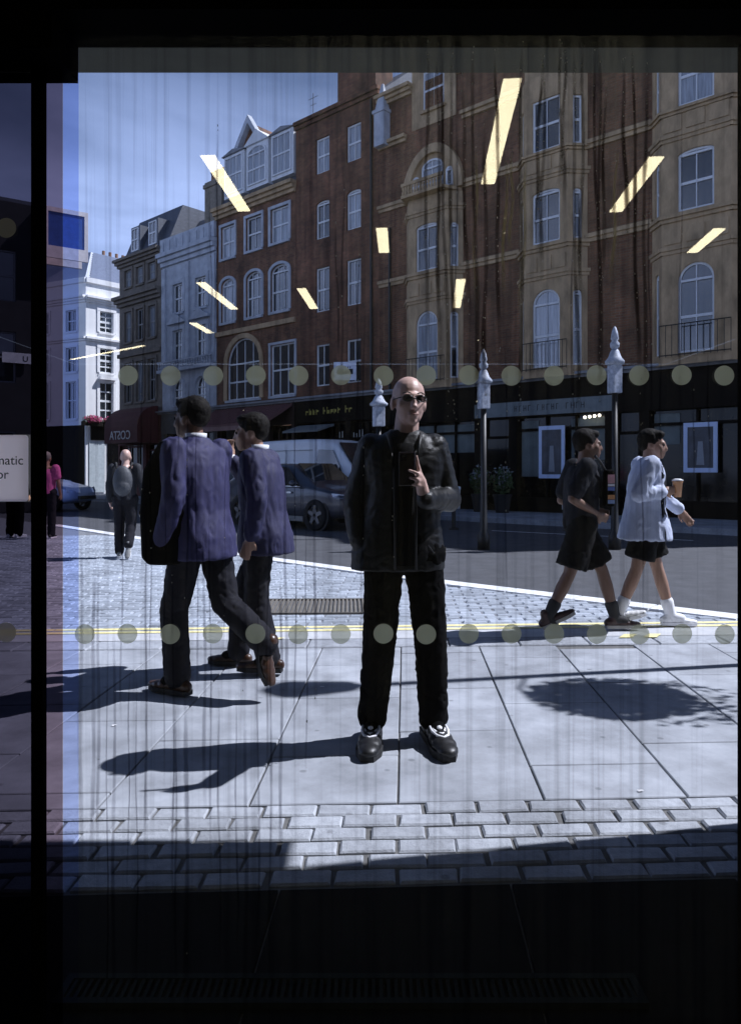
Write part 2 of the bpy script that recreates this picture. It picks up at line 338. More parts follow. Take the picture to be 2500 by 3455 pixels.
for x0 in (-1.32, -1.12, 1.75, 1.95):        # loading marks on the kerb edge
    m = MB(); m.poly([PV(x0, 2.86, .012), PV(x0+.11, 2.86, .012), PV(x0+.19, 2.985, .012), PV(x0+.08, 2.985, .012)]); tag(m.build('kerb_mark', yellow), kind='structure')
m = MB(); m.poly([(2.8, 17.2, -.024), (6.4, 14.7, -.024), (6.45, 14.78, -.024), (2.85, 17.29, -.024)]); tag(m.build('bay_line', roadwhite), kind='structure')
def grating(name, label, c, ex, ey, w, d, n, barw, mat, z=.004):
    t = thing(name, label, 'grating', (c[0], c[1], z), math.atan2(ex[1], ex[0]))
    m = MB()
    for a in ((-w/2, w/2, -d/2-.02, -d/2), (-w/2, w/2, d/2, d/2+.02), (-w/2-.02, -w/2, -d/2-.02, d/2+.02), (w/2, w/2+.02, -d/2-.02, d/2+.02)): m.box(a[0], a[1], a[2], a[3], -.03, .004)
    m.build('rim', mat, t); m = MB(); m.box(-w/2, w/2, -d/2, d/2, -.03, -.024); m.build('sump', black_frame, t)
    bm_ = MB(); bm_.box(-barw/2, barw/2, -d/2, d/2, -.022, .002); me = bm_.mesh('bar')
    for i in range(n):
        o = link('bar', me, mat, t); o.location = (-w/2+w*(i+.5)/n, 0, 0)
    return t
grating('drain_grating', 'cast iron drain grating set among the granite setts of the carriageway', (-.58, 7.4), (1, .03), 0, 1.06, .74, 26, .022, pm('worn_iron', (.17, .155, .135), .6, var=.3))
grating('entrance_drain', 'long narrow slotted drain along the foot of the shop window', (-.05, 1.9), (1, 0), 0, 1.45, .07, 75, .009, pm('drain_steel', (.012, .016, .015), .7, var=.3, spec=.1), z=.012)
# far pavement beside the shops
RA = math.atan2(-.669, .743); RV = Vector((.743, -.669, 0)); IN = Vector((.669, .743, 0)); F0 = Vector((9.52, 19, 0))
def FP(a, d=0, z=0): return F0+RV*a-IN*d+Vector((0, 0, z))       # a along the far facade, d out from it
m = MB(); m.prism([FP(-32, 0, -.05), FP(14, 0, -.05), FP(14, 3.2, -.05), FP(-32, 3.2, -.05)], (0, 0, .15)); tag(m.build('far_pavement', paving), kind='structure')
m = MB(); m.prism([FP(-32, 3.21, -.05), FP(14, 3.21, -.05), FP(14, 3.45, -.05), FP(-32, 3.45, -.05)], (0, 0, .155)); tag(m.build('far_kerb', granite), kind='structure')

# ------------------------------------------------------------------ the shop window in front of the camera and the room behind it
GY = 1.75
sw = thing('shop_window', 'tall dirty shop window with rain streaks, two rows of round dots and black frame', 'window', (0, GY, 0))
pane_mat = clearmat('dusty_glass', (.74, .79, .93), .10, .018, streaks=True)
clean_mat = clearmat('clean_glass', (.42, .51, .86), .10, .01)
smoke_mat = clearmat('smoked_glass', (.20, .16, .22), .05)
door_mat = clearmat('smoked_door_glass', (.085, .08, .12), .04)
def vpane(name, x0, x1, z0, z1, mat, par, y=0):
    m = MB(); m.poly([(x0, y, z0), (x1, y, z0), (x1, y, z1), (x0, y, z1)]); return m.build(name, mat, par, fix=False)
vpane('pane', -.689, .896, .0, 2.40, pane_mat, sw)
vpane('pane_edge_strip', -.7265, -.6893, .0, 2.40, clean_mat, sw)
vpane('pane_smoked_strip', -.770, -.7268, .0, 2.40, smoke_mat, sw)
for nm, a in (('head_frame', (-.71, 4.0, -.10, .05, 2.373, 3.16)), ('jamb', (.892, 1.3, -.06, .05, 0, 2.372)), ('bottom_rail', (-.77, .89, -.05, .03, -.01, .012))):
    m = MB(); m.box(*a); m.build(nm, black_frame, sw)
m = MB(); m.box(-.7968, -.7705, -.012, .012, 0, 2.33); m.build('mullion', black_frame, sw)
# dots
dotmat = clearmat('frosted_dot', (.97, .98, .94), .02, .40, (1.0, 1.0, .74), thru=.75)
dm = MB(); dm.lathe([(.0232, -.0004), (.0235, .0004)], n=40); dme = dm.mesh('dot')
for v in dme.vertices: v.co = Vector((v.co.x, v.co.z, v.co.y))
for z, xs in ((1.568, [-.571+i*.1003 for i in range(15)]), (.958, [-.673+i*.1005 for i in range(16)])):
    for x in xs:
        o = link('dot_sticker', dme, dotmat, sw); o.location = (x, -.006, z+rnd.uniform(-.001, .001))
# rain streaks: thin ridges of water, some beaded
bead_mat = clearmat('rain_bead', (.5, .52, .5), .25, .35, (.9, .88, .75))
def softmat(name, tint, film, filmcol):
    m = bpy.data.materials.new(name); m.use_nodes = True; nt = m.node_tree; nt.nodes.clear(); L = nt.links.new
    at = N(nt, 'ShaderNodeAttribute', attribute_name='core'); t0 = N(nt, 'ShaderNodeBsdfTransparent'); t1 = N(nt, 'ShaderNodeBsdfTransparent'); t1.inputs[0].default_value = (*tint, 1)
    d = N(nt, 'ShaderNodeBsdfDiffuse'); d.inputs[0].default_value = (*filmcol, 1); mf = N(nt, 'ShaderNodeMixShader'); mf.inputs[0].default_value = film; L(t1.outputs[0], mf.inputs[1]); L(d.outputs[0], mf.inputs[2])
    mx = N(nt, 'ShaderNodeMixShader'); L(at.outputs['Fac'], mx.inputs[0]); L(t0.outputs[0], mx.inputs[1]); L(mf.outputs[0], mx.inputs[2]); o = N(nt, 'ShaderNodeOutputMaterial'); L(mx.outputs[0], o.inputs[0]); return m
streak_dark = softmat('rain_streak_soft', (.48, .48, .50), .0, (1, 1, 1)); streak_deep = softmat('rain_streak_deep', (.22, .20, .18), .0, (1, 1, 1)); streak_pale = softmat('pale_streak_soft', (.6, .58, .5), .45, (.95, .9, .68))
def streak(x, z0, z1, w, mat, wob=.004, beads=0, drift=0):
    m = MB(); n = max(6, int((z0-z1)/.03)); ph = rnd.uniform(0, 9); C_, vs, core = [], [], []
    for i in range(n+1):
        t = i/n; z = z0+(z1-z0)*t; xx = x+drift*t+wob*math.sin(ph+t*9)+wob*.6*noise.noise((x*50, z*14, ph)); ww = w*2.1*(.5+.6*abs(noise.noise((x*31, z*25, 3)))+.35*t)
        C_.append((xx, z)); e = min(1, t*7, (1-t)*5)*(.55+.45*abs(noise.noise((x*9, z*6, ph)))*2)
        for o_, c in ((-1, 0), (-.35, 1), (.35, 1), (1, 0)): vs.append((xx+o_*ww, -.004, z)); core.append(c*min(e, 1))
    m.add(vs, [(i*4+k, i*4+k+1, i*4+k+5, i*4+k+4) for i in range(n) for k in range(3)])
    o = m.build('rain_streak', mat, sw, fix=False); a = o.data.attributes.new('core', 'FLOAT', 'POINT')
    for q, c in zip(a.data, core): q.value = c
    if beads:
        b = MB()
        for i in range(beads):
            j = rnd.randrange(n); b.sphere((C_[j][0]+rnd.uniform(-w, w)*.7, -.006, C_[j][1]+rnd.uniform(-.01, .01)), (rnd.uniform(.0007, .0015), .001, rnd.uniform(.001, .0032)), 6, 4)
        b.build('rain_bead', bead_mat, o, fix=False)
for i in range(26):                                  # upper right cluster
    x = .13+i*.0205+rnd.uniform(-.008, .008); z0 = 2.36-abs(rnd.gauss(0, .05)); z1 = z0-rnd.uniform(.35, 1.0)
    pale = i in (6, 9, 10, 12, 22)
    streak(x, z0 if not pale else 2.1, z1 if not pale else 1.9-rnd.random()*.2, .0036, streak_pale if pale else streak_deep, .003, 22 if not pale else 8, rnd.uniform(-.02, .02))
for i in range(30):                                  # left half
    x = -.675+i*.0185+rnd.uniform(-.009, .009); z0 = rnd.choice([1.45, 1.2, 1.05, .9, .8])+rnd.uniform(-.1, .1); streak(x, z0, z0-rnd.uniform(.5, .95), rnd.choice([.0015, .002, .003, .004]), streak_dark, .002, rnd.choice([0, 0, 3]), rnd.uniform(-.006, .006))
for i in range(20):                                  # upper left and right, finer
    x = rnd.uniform(-.55, .8); z0 = rnd.uniform(1.5, 2.2); streak(x, z0, z0-rnd.uniform(.3, .8), .0018, streak_dark, .002, 4, rnd.uniform(-.01, .01))
# automatic door to the left
dr = thing('automatic_door', 'smoked glass automatic door leaf with black frame and white notice', 'door', (-.797, GY, 0))
vpane('pane', -1.0, 0, .0, 1.2695, door_mat, dr, 0); vpane('pane', -1.0, 0, 1.4285, 2.285, door_mat, dr, 0)      # the tint film is cut out behind the notice
vpane('pane', -.0065, 0, 1.2697, 1.4283, door_mat, dr, 0); vpane('pane', -1.0, -.1645, 1.2697, 1.4283, door_mat, dr, 0)
m = MB(); m.box(-2.6, .0865, -.10, .05, 2.286, 3.16); m.build('door_head', black_frame, dr)
m = MB(); m.box(-1.06, -1.001, -.05, .05, 0, 2.285); m.build('door_stile', black_frame, dr)
for z in (1.916, .962):
    o = link('dot_sticker', dme, pm('door_dot_white', (.8, .78, .8), .6, var=.05), dr); o.location = (-.061, -.006, z)
# notice
nz_c = -.085
m = MB(); w_, h_ = .0775, .0785; rr = .008
pts = []
for sx, sz, a0 in ((1, 1, 0), (-1, 1, 90), (-1, -1, 180), (1, -1, 270)):
    for k in range(5): pts.append((nz_c+sx*(w_-rr)+rr*math.cos(R(a0+k*22.5)), -.008, 1.349+sz*(h_-rr)+rr*math.sin(R(a0+k*22.5))))
m.poly(pts); notice = m.build('notice', clearmat('notice_card', (.9, .82, .88), .0, .995, (.96, .86, .93), thru=.9), dr)
for tx, z in (('Automatic', 1.3575), ('door', 1.3245)):
    me = text_mesh(tx, .0312, 'notice_text', depth=.0003); o = link('lettering', me, charcoal, notice); o.location = (nz_c, -.0088, z)
# canopy, projecting wall and wall above
cn = thing('entrance_canopy', 'dark flat canopy projecting over the shop window', 'canopy', (0, GY, 3.03))
soffit_mat = pm('canopy_soffit', (.06, .064, .05), .8, var=.2, scale=3)
m = MB(); m.box(-2.59, 2.05, .055, 1.38, 0, .03); m.build('soffit', soffit_mat, cn)
m = MB(); m.box(-2.59, 2.07, .055, 1.385, .032, .26); m.build('roof_deck', charcoal, cn)
fr = thing('shop_front', 'grey stone shop front wall around the dark window with a projecting pier', 'building', (0, 0, 0))
front_mat = pm('front_stone', (.05, .05, .052), .8)
m = MB(); m.box(-9, 9, 1.3, 1.79, 3.30, 9); m.build('upper_wall', front_mat, fr)
m = MB(); m.box(2.2, 9, 1.25, 2.97, 0, 9.2); m.build('pier', front_mat, fr)
m = MB(); m.box(-9, -2.6, 1.81, 2.8, 0, 9.2); m.build('pier', front_mat, fr)  # unseen left pier, added to block sky light from the foreground
m = MB(); m.box(1.301, 2.199, 1.3, 1.78, 0, 3.0); m.build('side_wall', front_mat, fr)
m = MB(); m.box(-9, -1.87, 1.3, 1.78, 0, 3.0); m.build('side_wall', front_mat, fr)
room_mat = pm('room_dark', (.018, .018, .018), .9, var=.2, spec=.1)
for nm, a in (('room_floor', (-5, 5, -9, 1.7, -.02, .0)), ('room_ceiling', (-5, 5, -9, 1.64, 3.17, 3.25)), ('room_back_wall', (-5, 5, -9.1, -9, 0, 3.16)), ('room_side_wall', (-5.1, -5, -9, 1.6, 0, 3.16)), ('room_side_wall', (5, 5.1, -9, 1.6, 0, 3.16))):
    m = MB(); m.box(*a); tag(m.build(nm, room_mat), kind='structure')
# strip lights on the room ceiling (they show as reflections in the glass)
lamp_glow = emit('lamp_glow', (1.0, .88, .58), 8.5)
LAMPS = [((.638, .175), (.718, -1.026), .082), ((1.602, -.648), (1.66, -1.514), .082), ((-.908, -.631), (-.854, -1.497), .082), ((.082, -1.859), (.109, -2.444), .082),
         ((-1.579, -3.397), (-1.477, -4.508), .085), ((-.665, -3.618), (-.609, -4.486), .085), ((.828, -3.283), (.921, -4.442), .085), ((2.53, -1.869), (2.584, -2.444), .082),
         ((-2.1, -5.263), (-2.03, -5.891), .09), ((-4.68, -8.1), (-3.16, -6.83), .05)]
LAMP_LABELS = ['longest strip light, reflected over brickwork beside the great stone arch', 'strip light reflected over brickwork right of the middle stone bay', 'strip light reflected across the chimney and roof of the dormer house', 'short strip light reflected on the plain brick house near its pipe',
    'strip light reflected over the left sash windows of the dormer house', 'strip light reflected beside the sash column of the plain brick house', 'narrow strip light reflected beside the first stone bay', 'strip light reflected under the last stone bay window', 'small strip light reflected over the pale stone house', 'thin slanting strip light reflected across the white corner house']
for i, (p, q, w) in enumerate(LAMPS):
    c = ((p[0]+q[0])/2, (p[1]+q[1])/2); d = Vector((q[0]-p[0], q[1]-p[1])); ln = d.length
    t = thing('strip_light', LAMP_LABELS[i], 'light', (c[0], c[1], 3.1), math.atan2(d.y, d.x), 'strip lights on the shop ceiling')
    m = MB(); m.box(-ln/2, ln/2, -w/2, w/2, .002, .01); m.build('tube', lamp_glow, t)
    m = MB(); m.box(-ln/2-.01, ln/2+.01, -w/2-.008, w/2+.008, .012, .06); m.build('housing', charcoal, t)

# ------------------------------------------------------------------ buildings across the street
class Facet:
    def __init__(s, p0, p1):
        s.p = Vector((p0[0], p0[1], 0)); d = Vector((p1[0]-p0[0], p1[1]-p0[1], 0)); s.L = d.length; s.d = d.normalized(); s.n = Vector((s.d.y, -s.d.x, 0))
    def pt(s, a, d, z): q = s.p+s.d*a+s.n*d; return (q.x, q.y, z)
def fbox(m, F, a0, a1, d0, d1, z0, z1):
    m.box(a0, a1, d0, d1, z0, z1, lambda a, d, z: F.pt(a, d, z))
def arcpts(a0, a1, zs, rise, n=12):        # arch from (a1,zs) over to (a0,zs)
    c = (a0+a1)/2; h = (a1-a0)/2; return [(c+h*math.cos(math.pi*i/n), zs+rise*math.sin(math.pi*i/n)) for i in range(n+1)]
def wall(root, F, z0, z1, ops, mat, name='wall', rev=.2):
    m = MB(); xs = sorted({0, F.L} | {o[0] for o in ops} | {o[1] for o in ops}); zs = sorted({z0, z1} | {o[2] for o in ops} | {o[3] for o in ops})
    for x0, x1 in zip(xs, xs[1:]):
        for q0, q1 in zip(zs, zs[1:]):
            cx, cz = (x0+x1)/2, (q0+q1)/2
            if any(o[0] < cx < o[1] and o[2] < cz < o[3] for o in ops): continue
            m.poly([F.pt(x0, 0, q0), F.pt(x1, 0, q0), F.pt(x1, 0, q1), F.pt(x0, 0, q1)])
    for o in ops:
        a0, a1, b0, b1 = o[:4]; ar = o[4] if len(o) > 4 else 0; zs_ = b1-ar
        out = [(a0, b0), (a1, b0)]+(arcpts(a0, a1, zs_, ar) if ar else [(a1, b1), (a0, b1)])
        for (x, z), (x2, z2) in zip(out, out[1:]+out[:1]):
            m.poly([F.pt(x, 0, z), F.pt(x, -rev, z), F.pt(x2, -rev, z2), F.pt(x2, 0, z2)])
        if ar:
            A = arcpts(a0, a1, zs_, ar); h = len(A)//2
            for i in range(len(A)-1):
                cx = a1 if i < h else a0
                m.poly([F.pt(A[i][0], 0, A[i][1]), F.pt(A[i][0], 0, b1), F.pt(A[i+1][0], 0, b1), F.pt(A[i+1][0], 0, A[i+1][1])])
    return m.build(name, mat, root, fix=False)
def window(root, F, a0, a1, z0, z1, ar=0, cols=2, rows=2, glass=None, fm=None, sill=tan_stone, sur=None, sw_=.14, dep=.12, fw=.06, transom=None, bar=.028):
    fm = fm or white_paint; zs = z1-ar; m = MB()
    fbox(m, F, a0, a0+fw, -dep-.05, -dep+.02, z0, zs); fbox(m, F, a1-fw, a1, -dep-.05, -dep+.02, z0, zs); fbox(m, F, a0+fw, a1-fw, -dep-.05, -dep+.02, z0, z0+fw)
    if ar:
        A = arcpts(a0, a1, zs, ar); B = arcpts(a0+fw, a1-fw, zs, max(ar-fw, .02))
        for i in range(len(A)-1): m.prism([F.pt(*[A[i][0], -dep-.05, A[i][1]]), F.pt(A[i+1][0], -dep-.05, A[i+1][1]), F.pt(B[i+1][0], -dep-.05, B[i+1][1]), F.pt(B[i][0], -dep-.05, B[i][1])], F.n*.07)
        fbox(m, F, a0+fw, a1-fw, -dep-.04, -dep+.03, zs-.03, zs+.03)
    else: fbox(m, F, a0+fw, a1-fw, -dep-.05, -dep+.02, z1-fw, z1)
    for i in range(1, cols):
        a = a0+(a1-a0)*i/cols; fbox(m, F, a-bar/2, a+bar/2, -dep-.04, -dep+.01, z0+fw, z1-.02-(ar*.1 if ar else 0))
    for j in range(1, rows):
        z = z0+(zs-z0)*j/rows; b = bar*1.3 if (rows == 2 or j == rows//2) else bar*.8; fbox(m, F, a0+fw, a1-fw, -dep-.042, -dep+.012, z-b, z+b)
    if transom: fbox(m, F, a0+fw, a1-fw, -dep-.045, -dep+.015, transom-.035, transom+.035)
    w = m.build('window', fm, root)
    g = MB(); g.poly([F.pt(a0+.01, -dep-.02, z0+.01), F.pt(a1-.01, -dep-.02, z0+.01)]+([F.pt(x, -dep-.02, z-.01) for x, z in arcpts(a0+.01, a1-.01, zs, ar)] if ar else [F.pt(a1-.01, -dep-.02, z1-.01), F.pt(a0+.01, -dep-.02, z1-.01)]))
    g.build('pane', glass or rnd.choice([glass_win, glass_win, glass_pale]), w, fix=False)
    if sill:
        q = MB(); fbox(q, F, a0-.07, a1+.07, -.1, .09, z0-.11, z0-.005); q.build('sill', sill, w)
    if sur:
        q = MB(); s0 = sw_
        fbox(q, F, a0-s0, a0, .0, .05, z0, zs); fbox(q, F, a1, a1+s0, .0, .05, z0, zs)
        if ar:
            A = arcpts(a0-s0, a1+s0, zs, ar+s0); B = arcpts(a0, a1, zs, ar)
            for i in range(len(A)-1): q.prism([F.pt(A[i][0], 0, A[i][1]), F.pt(A[i+1][0], 0, A[i+1][1]), F.pt(B[i+1][0], 0, B[i+1][1]), F.pt(B[i][0], 0, B[i][1])], F.n*.06)
        else: fbox(q, F, a0-s0, a1+s0, .0, .06, z1, z1+s0)
        q.build('surround', sur, w)
    return w
def band(root, F, a0, a1, z0, z1, d, mat, name='string_course', steps=1):
    m = MB()
    for k in range(steps): fbox(m, F, a0-.02*k, a1+.02*k, -.02, d*(k+1)/steps, z0+(z1-z0)*k/steps, z0+(z1-z0)*(k+1)/steps-.001)
    return m.build(name, mat, root)
def shell(root, L, dep, z0, z1, mat, roofmat=slate):                 # sides, back and flat top behind the facade
    m = MB(); m.poly([(0, .001, z0), (0, dep, z0), (0, dep, z1), (0, .001, z1)]); m.poly([(L, .001, z0), (L, dep, z0), (L, dep, z1), (L, .001, z1)]); m.poly([(0, dep, z0), (L, dep, z0), (L, dep, z1), (0, dep, z1)])
    m.build('side_wall', mat, root, fix=False)
def roofpart(root, pts, depvec, mat, name='roof'):
    m = MB(); m.prism(pts, depvec); return m.build(name, mat, root)
def chimney(par, x, y, z0, w, d, h, mat, pots=4, name='chimney'):
    m = MB(); m.box(x-w/2, x+w/2, y-d/2, y+d/2, z0, z0+h); m.box(x-w/2-.06, x+w/2+.06, y-d/2-.06, y+d/2+.06, z0+h-.28, z0+h-.1)
    c = m.build(name, mat, par)
    for i in range(pots):
        q = MB(); q.lathe([(.13, 0), (.11, .1), (.10, .5), (.13, .52), (.13, .6)], (x-w/2+w*(i+.5)/pots if w > d else x, y if w > d else y-d/2+d*(i+.5)/pots, z0+h), 10)
        q.build('chimney_pot', clay, par, True)
    return c
def shopfront(root, F, a0, a1, doors, posts, fascia=(3.25, 4.2), fmat=dark_wood, gl=glass_shop):
    """ground floor: fascia board, pilasters, panes, stall riser and door"""
    band(root, F, a0, a1, fascia[1], fascia[1]+.16, .28, lead, 'shop_cornice', 2)
    m = MB(); fbox(m, F, a0, a1, -.05, .10, fascia[0], fascia[1]-.002); fa = m.build('fascia', fmat, root)
    edges = [a0]+posts+[a1]
    for p in edges:
        m = MB(); fbox(m, F, max(p-.14, a0), min(p+.14, a1), -.25, .08, .10, fascia[0]-.002); m.build('pilaster', fmat, root)
    for x0, x1 in zip(edges, edges[1:]):
        if x1-x0 < .5: continue
        isd = any(x0 < d < x1 for d in doors); m = MB(); l, r_ = max(x0+.14, a0), x1-.14
        if isd: fbox(m, F, l, l+.08, -.16, -.06, .11, 2.5); fbox(m, F, r_-.08, r_, -.16, -.06, .11, 2.5); fbox(m, F, l+.08, r_-.08, -.16, -.06, 2.42, 2.5); dn = m.build('door', fmat, root); q = MB(); fbox(q, F, l+.081, r_-.081, -.12, -.1, .3, 2.41); q.build('pane', gl, dn)
        else:
            fbox(m, F, l, r_, -.16, -.02, .11, .55); fbox(m, F, l, r_, -.14, -.06, 2.62, 2.7)
            for k in (1, 2): fbox(m, F, l+(r_-l)*k/3-.03, l+(r_-l)*k/3+.03, -.14, -.07, .56, 3.2)
            m.build('shop_window_frame', fmat, root)
        q = MB(); fbox(q, F, l, r_, -.2, -.17, .3, fascia[0]-.01); q.build('shop_pane', gl, root)
    return fa
def bld(name, label, a0, cat='building'):
    p = FP(a0); return thing(name, label, cat, (p.x, p.y, 0), RA)

# --- ornate brick and stone corner block (three canted stone bays)
A0 = -12.36; LB = 18.4; b = bld('ornate_brick_building', 'red brick building with three canted stone bays, arched windows and carved pinnacle', A0)
F = Facet((0, 0), (LB, 0)); X = lambda a: a-A0
bays = [(-11.08, -8.64), (-6.48, -4.21), (-2.3, .3), (2.4, 4.8)]
wall(b, F, 4.2, 15.0, [], red_brick); shell(b, LB, 11, 0, 15.0, red_brick)
m = MB(); m.box(0, LB, .3, .4, 0, 4.3); m.build('back_panel', charcoal, b)
for z, d in ((8.1, .12), (10.85, .14), (13.15, .2)): 
    segs = [0]+[X(q) for bb in bays for q in bb]+[LB]
    for i in range(0, len(segs), 2): band(b, F, segs[i], segs[i+1], z, z+.24, d, tan_stone, steps=2)
cuts = [0]+[q for bi, bb in enumerate(bays) for q in ((X(sum(bb)/2)-.97, X(sum(bb)/2)+.97) if bi != 2 else (X(bb[0])-.02, X(bb[1])+.02))]+[LB]
for i in range(0, len(cuts), 2): band(b, F, cuts[i], cuts[i+1], 14.75, 15.1, .3, tan_stone, 'cornice', 3)
roofpart(b, [(0, .3, 15.05), (0, 10, 15.05), (0, 8, 16.6), (0, 4, 16.6)], (LB, 0, 0), slate)
for bi, bb in enumerate(bays):
    if bi != 2: c9 = X(sum(bb)/2); m = MB(); m.prism([(c9-1.1, -.1, 15.66), (c9+1.1, -.1, 15.66), (c9, -.1, 16.5)], (0, 2.6, 0)); m.build('dormer_gable', tan_stone, b)
for bi, (q0, q1) in enumerate(bays):
    x0, x1 = X(q0), X(q1); pr = .42; cw = .42
    P = [(x0, 0), (x0+cw, -pr), (x1-cw, -pr), (x1, 0)]; tops = 13.15 if bi != 0 else 10.6
    fl = [(4.5, 6.85, .45, 7.25), (8.25, 9.85, .12, 10.2), (11.05, 12.6, .0, 13.1)]
    if bi == 0: fl = fl[:2]
    for k in range(3):
        G = Facet(P[k], P[k+1]); ops = []
        for (w0, w1, ar, _) in fl:
            if k == 1: ops.append((G.L/2-.46, G.L/2+.46, w0, w1, ar if ar else 0))
            else: ops.append((.16, G.L-.16, w0, w1-.12, .12 if ar else 0))
        wall(b, G, 4.2, tops, ops, tan_stone, 'bay_wall', .16)
        for (o0, o1, w0, w1, ar) in ops:
            window(b, G, o0, o1, w0, w1, ar, 2 if k == 1 else 1, 2, sill=None, dep=.08, transom=None, glass=(glass_win if k != 1 else rnd.choice([glass_win, glass_pale])))
        for z0_, z1_, d_ in ((7.15, 7.35, .08), (8.0, 8.2, .12), (10.15, 10.35, .08), (10.85, 11.0, .12)):
            if z1_ < tops: band(b, G, -.05, G.L+.05, z0_, z1_, d_, tan_stone, 'bay_moulding', 2)
        if k == 1:                                       # carved panels under the upper windows
            for z0_ in (7.42, 10.42):
                if z0_+.5 < tops:
                    for s in range(3): m = MB(); w3 = G.L/3; fbox(m, G, s*w3+.06, (s+1)*w3-.06, -.01, .03, z0_, z0_+.42); m.build('carved_panel', tan_stone, b)
    m = MB(); m.prism([(x0, .02, tops), (x0+cw, -pr, tops), (x1-cw, -pr, tops), (x1, .02, tops)], (0, 0, .18)); m.build('bay_cap', tan_stone, b)
    # small iron balcony rail at first floor
    m = MB(); m.tube([(x0+.4, -pr-.12, 5.25), (x1-.4, -pr-.12, 5.25)], .015, 6); m.tube([(x0+.4, -pr-.12, 4.45), (x1-.4, -pr-.12, 4.45)], .015, 6)
    for i in range(12): xx = x0+.4+(x1-x0-.8)*i/11; m.tube([(xx, -pr-.12, 4.4), (xx, -pr-.12, 5.25)], .009, 5)
    m.build('balcony_rail', iron, b)
    # top floor
    if bi == 0:                                          # great stone arch with balcony above the first bay
        cxx = (x0+x1)/2; m = MB(); A = [(cxx+1.3*math.cos(math.pi*i/20), 10.9+1.75*math.sin(math.pi*i/20)) for i in range(21)]; B = [(cxx+1.02*math.cos(math.pi*i/20), 10.9+1.45*math.sin(math.pi*i/20)) for i in range(21)]
        for i in range(20): m.prism([(A[i][0], .01, A[i][1]), (A[i+1][0], .01, A[i+1][1]), (B[i+1][0], .01, B[i+1][1]), (B[i][0], .01, B[i][1])], (0, -.2, 0))
        m.build('stone_arch', tan_stone, b)
        m = MB(); m.prism([(p[0], -.02, p[1]) for p in B]+[(cxx-1.02, -.02, 10.4), (cxx+1.02, -.02, 10.4)], (0, -.03, 0)); m.build('arch_infill', tan_stone, b)
        G = Facet((cxx-1.0, -.06), (cxx+1.0, -.06)); m = None
        window(b, G, .55, 1.45, 11.05, 12.15, .3, 2, 2, dep=-.03, sill=None, glass=glass_pale); window(b, G, .14, .42, 11.05, 11.7, .12, 1, 1, dep=-.03, sill=None); window(b, G, 1.58, 1.86, 11.05, 11.7, .12, 1, 1, dep=-.03, sill=None)
        m = MB(); m.prism([(x0+.05, -.0, 10.79), (x0+.35, -.75, 10.79), (x1-.35, -.75, 10.79), (x1-.05, 0, 10.79)], (0, 0, .1)); m.build('balcony_floor', tan_stone, b)
        m = MB(); m.box(x0+.35, x1-.35, -.75, -.66, 11.2, 11.3)
        for i in range(14): xx = x0+.42+(x1-x0-.84)*i/13; m.lathe([(.03, 0), (.05, .08), (.025, .17), (.05, .25), (.03, .31)], (xx, -.7, 10.89), 8)
        m.build('balustrade', tan_stone, b)
    if bi != 2: 
        c = (x0+x1)/2; G = Facet((c-1.0, -.03), (c+1.0, -.03))
        wall(b, Facet((c-.95, -.03), (c+.95, -.03)), 13.4, 15.65, [(.5, 1.4, 13.95, 15.3)], tan_stone, 'attic_panel', .1); window(b, Facet((c-.95, -.03), (c+.95, -.03)), .5, 1.4, 13.95, 15.3, 0, 2, 2, dep=.04, sill=tan_stone, glass=glass_pale)
    else:
        for k in range(3):
            G = Facet(P[k], P[k+1]); wall(b, G, 13.34, 15.65, [(.2, G.L-.2, 13.9, 15.2)], tan_stone, 'bay_wall', .1); window(b, G, .2, G.L-.2, 13.9, 15.2, 0, 2 if k == 1 else 1, 2, dep=.05, sill=None)
# brick-zone windows between the bays
for xa in (X(-7.62), X(-3.28)):
    q = MB(); q.box(xa-.5, xa+.5, -.04, -.01, 9.95, 10.05)
# pinnacle at the party wall
m = MB(); m.box(.02, .5, -.34, .1, 13.2, 14.4); m.box(-.03, .55, -.39, .12, 14.4, 14.52); m.loft([[(.04, -.32, 14.52), (.48, -.32, 14.52), (.48, .08, 14.52), (.04, .08, 14.52)], [(.22, -.15, 15.5), (.30, -.15, 15.5), (.30, -.09, 15.5), (.22, -.09, 15.5)]])
m.build('pinnacle', pale_stone, b)
m = MB(); m.tube([(.55, -.08, 4.3), (.55, -.08, 10.2)], .05, 8); m.build('drainpipe', iron, b)
fa = shopfront(b, F, .02, LB, [X(-7.3), X(-2.9)], [X(-10.9), X(-8.0), X(-6.7), X(-3.5), X(-2.5), X(1.5)], (3.05, 4.15))
m = MB(); fbox(m, F, X(-8.1), X(-3.4), .09, .13, 3.1, 3.55); pan = m.build('sign_board', pm('sign_grey', (.16, .19, .2), .6), b)
m = MB()
r9 = random.Random(3)
for k in range(15):
    w9 = r9.uniform(.06, .11); x9 = X(-6.6)+k*.16
    if k in (4, 10): continue
    fbox(m, F, x9, x9+.02, .131, .137, 3.24, 3.42); 
    if k % 2: fbox(m, F, x9+.02, x9+w9, .131, .136, 3.40, 3.42)
    else: fbox(m, F, x9+w9, x9+w9+.02, .131, .137, 3.24, 3.42); fbox(m, F, x9+.02, x9+w9, .131, .136, 3.32, 3.34)
m.build('lettering', charcoal, pan)
bl = pm('pane_sheen_grey', (.15, .18, .18), .7, var=.25, scale=3)  # grey-green boards, painting in the reflections of the gallery panes
for a_, c_, z0_, z1_ in ((-10.7, -8.2, 2.0, 2.95), (-6.5, -5.9, 1.2, 2.95), (-4.8, -3.7, 1.7, 2.95), (-2.3, -1.6, 2.1, 2.95), (.2, 1.3, 1.6, 2.9)):
    m = MB(); fbox(m, F, X(a_), X(c_), -.165, -.15, z0_, z1_); m.build('pane_sheen_board', bl, b)
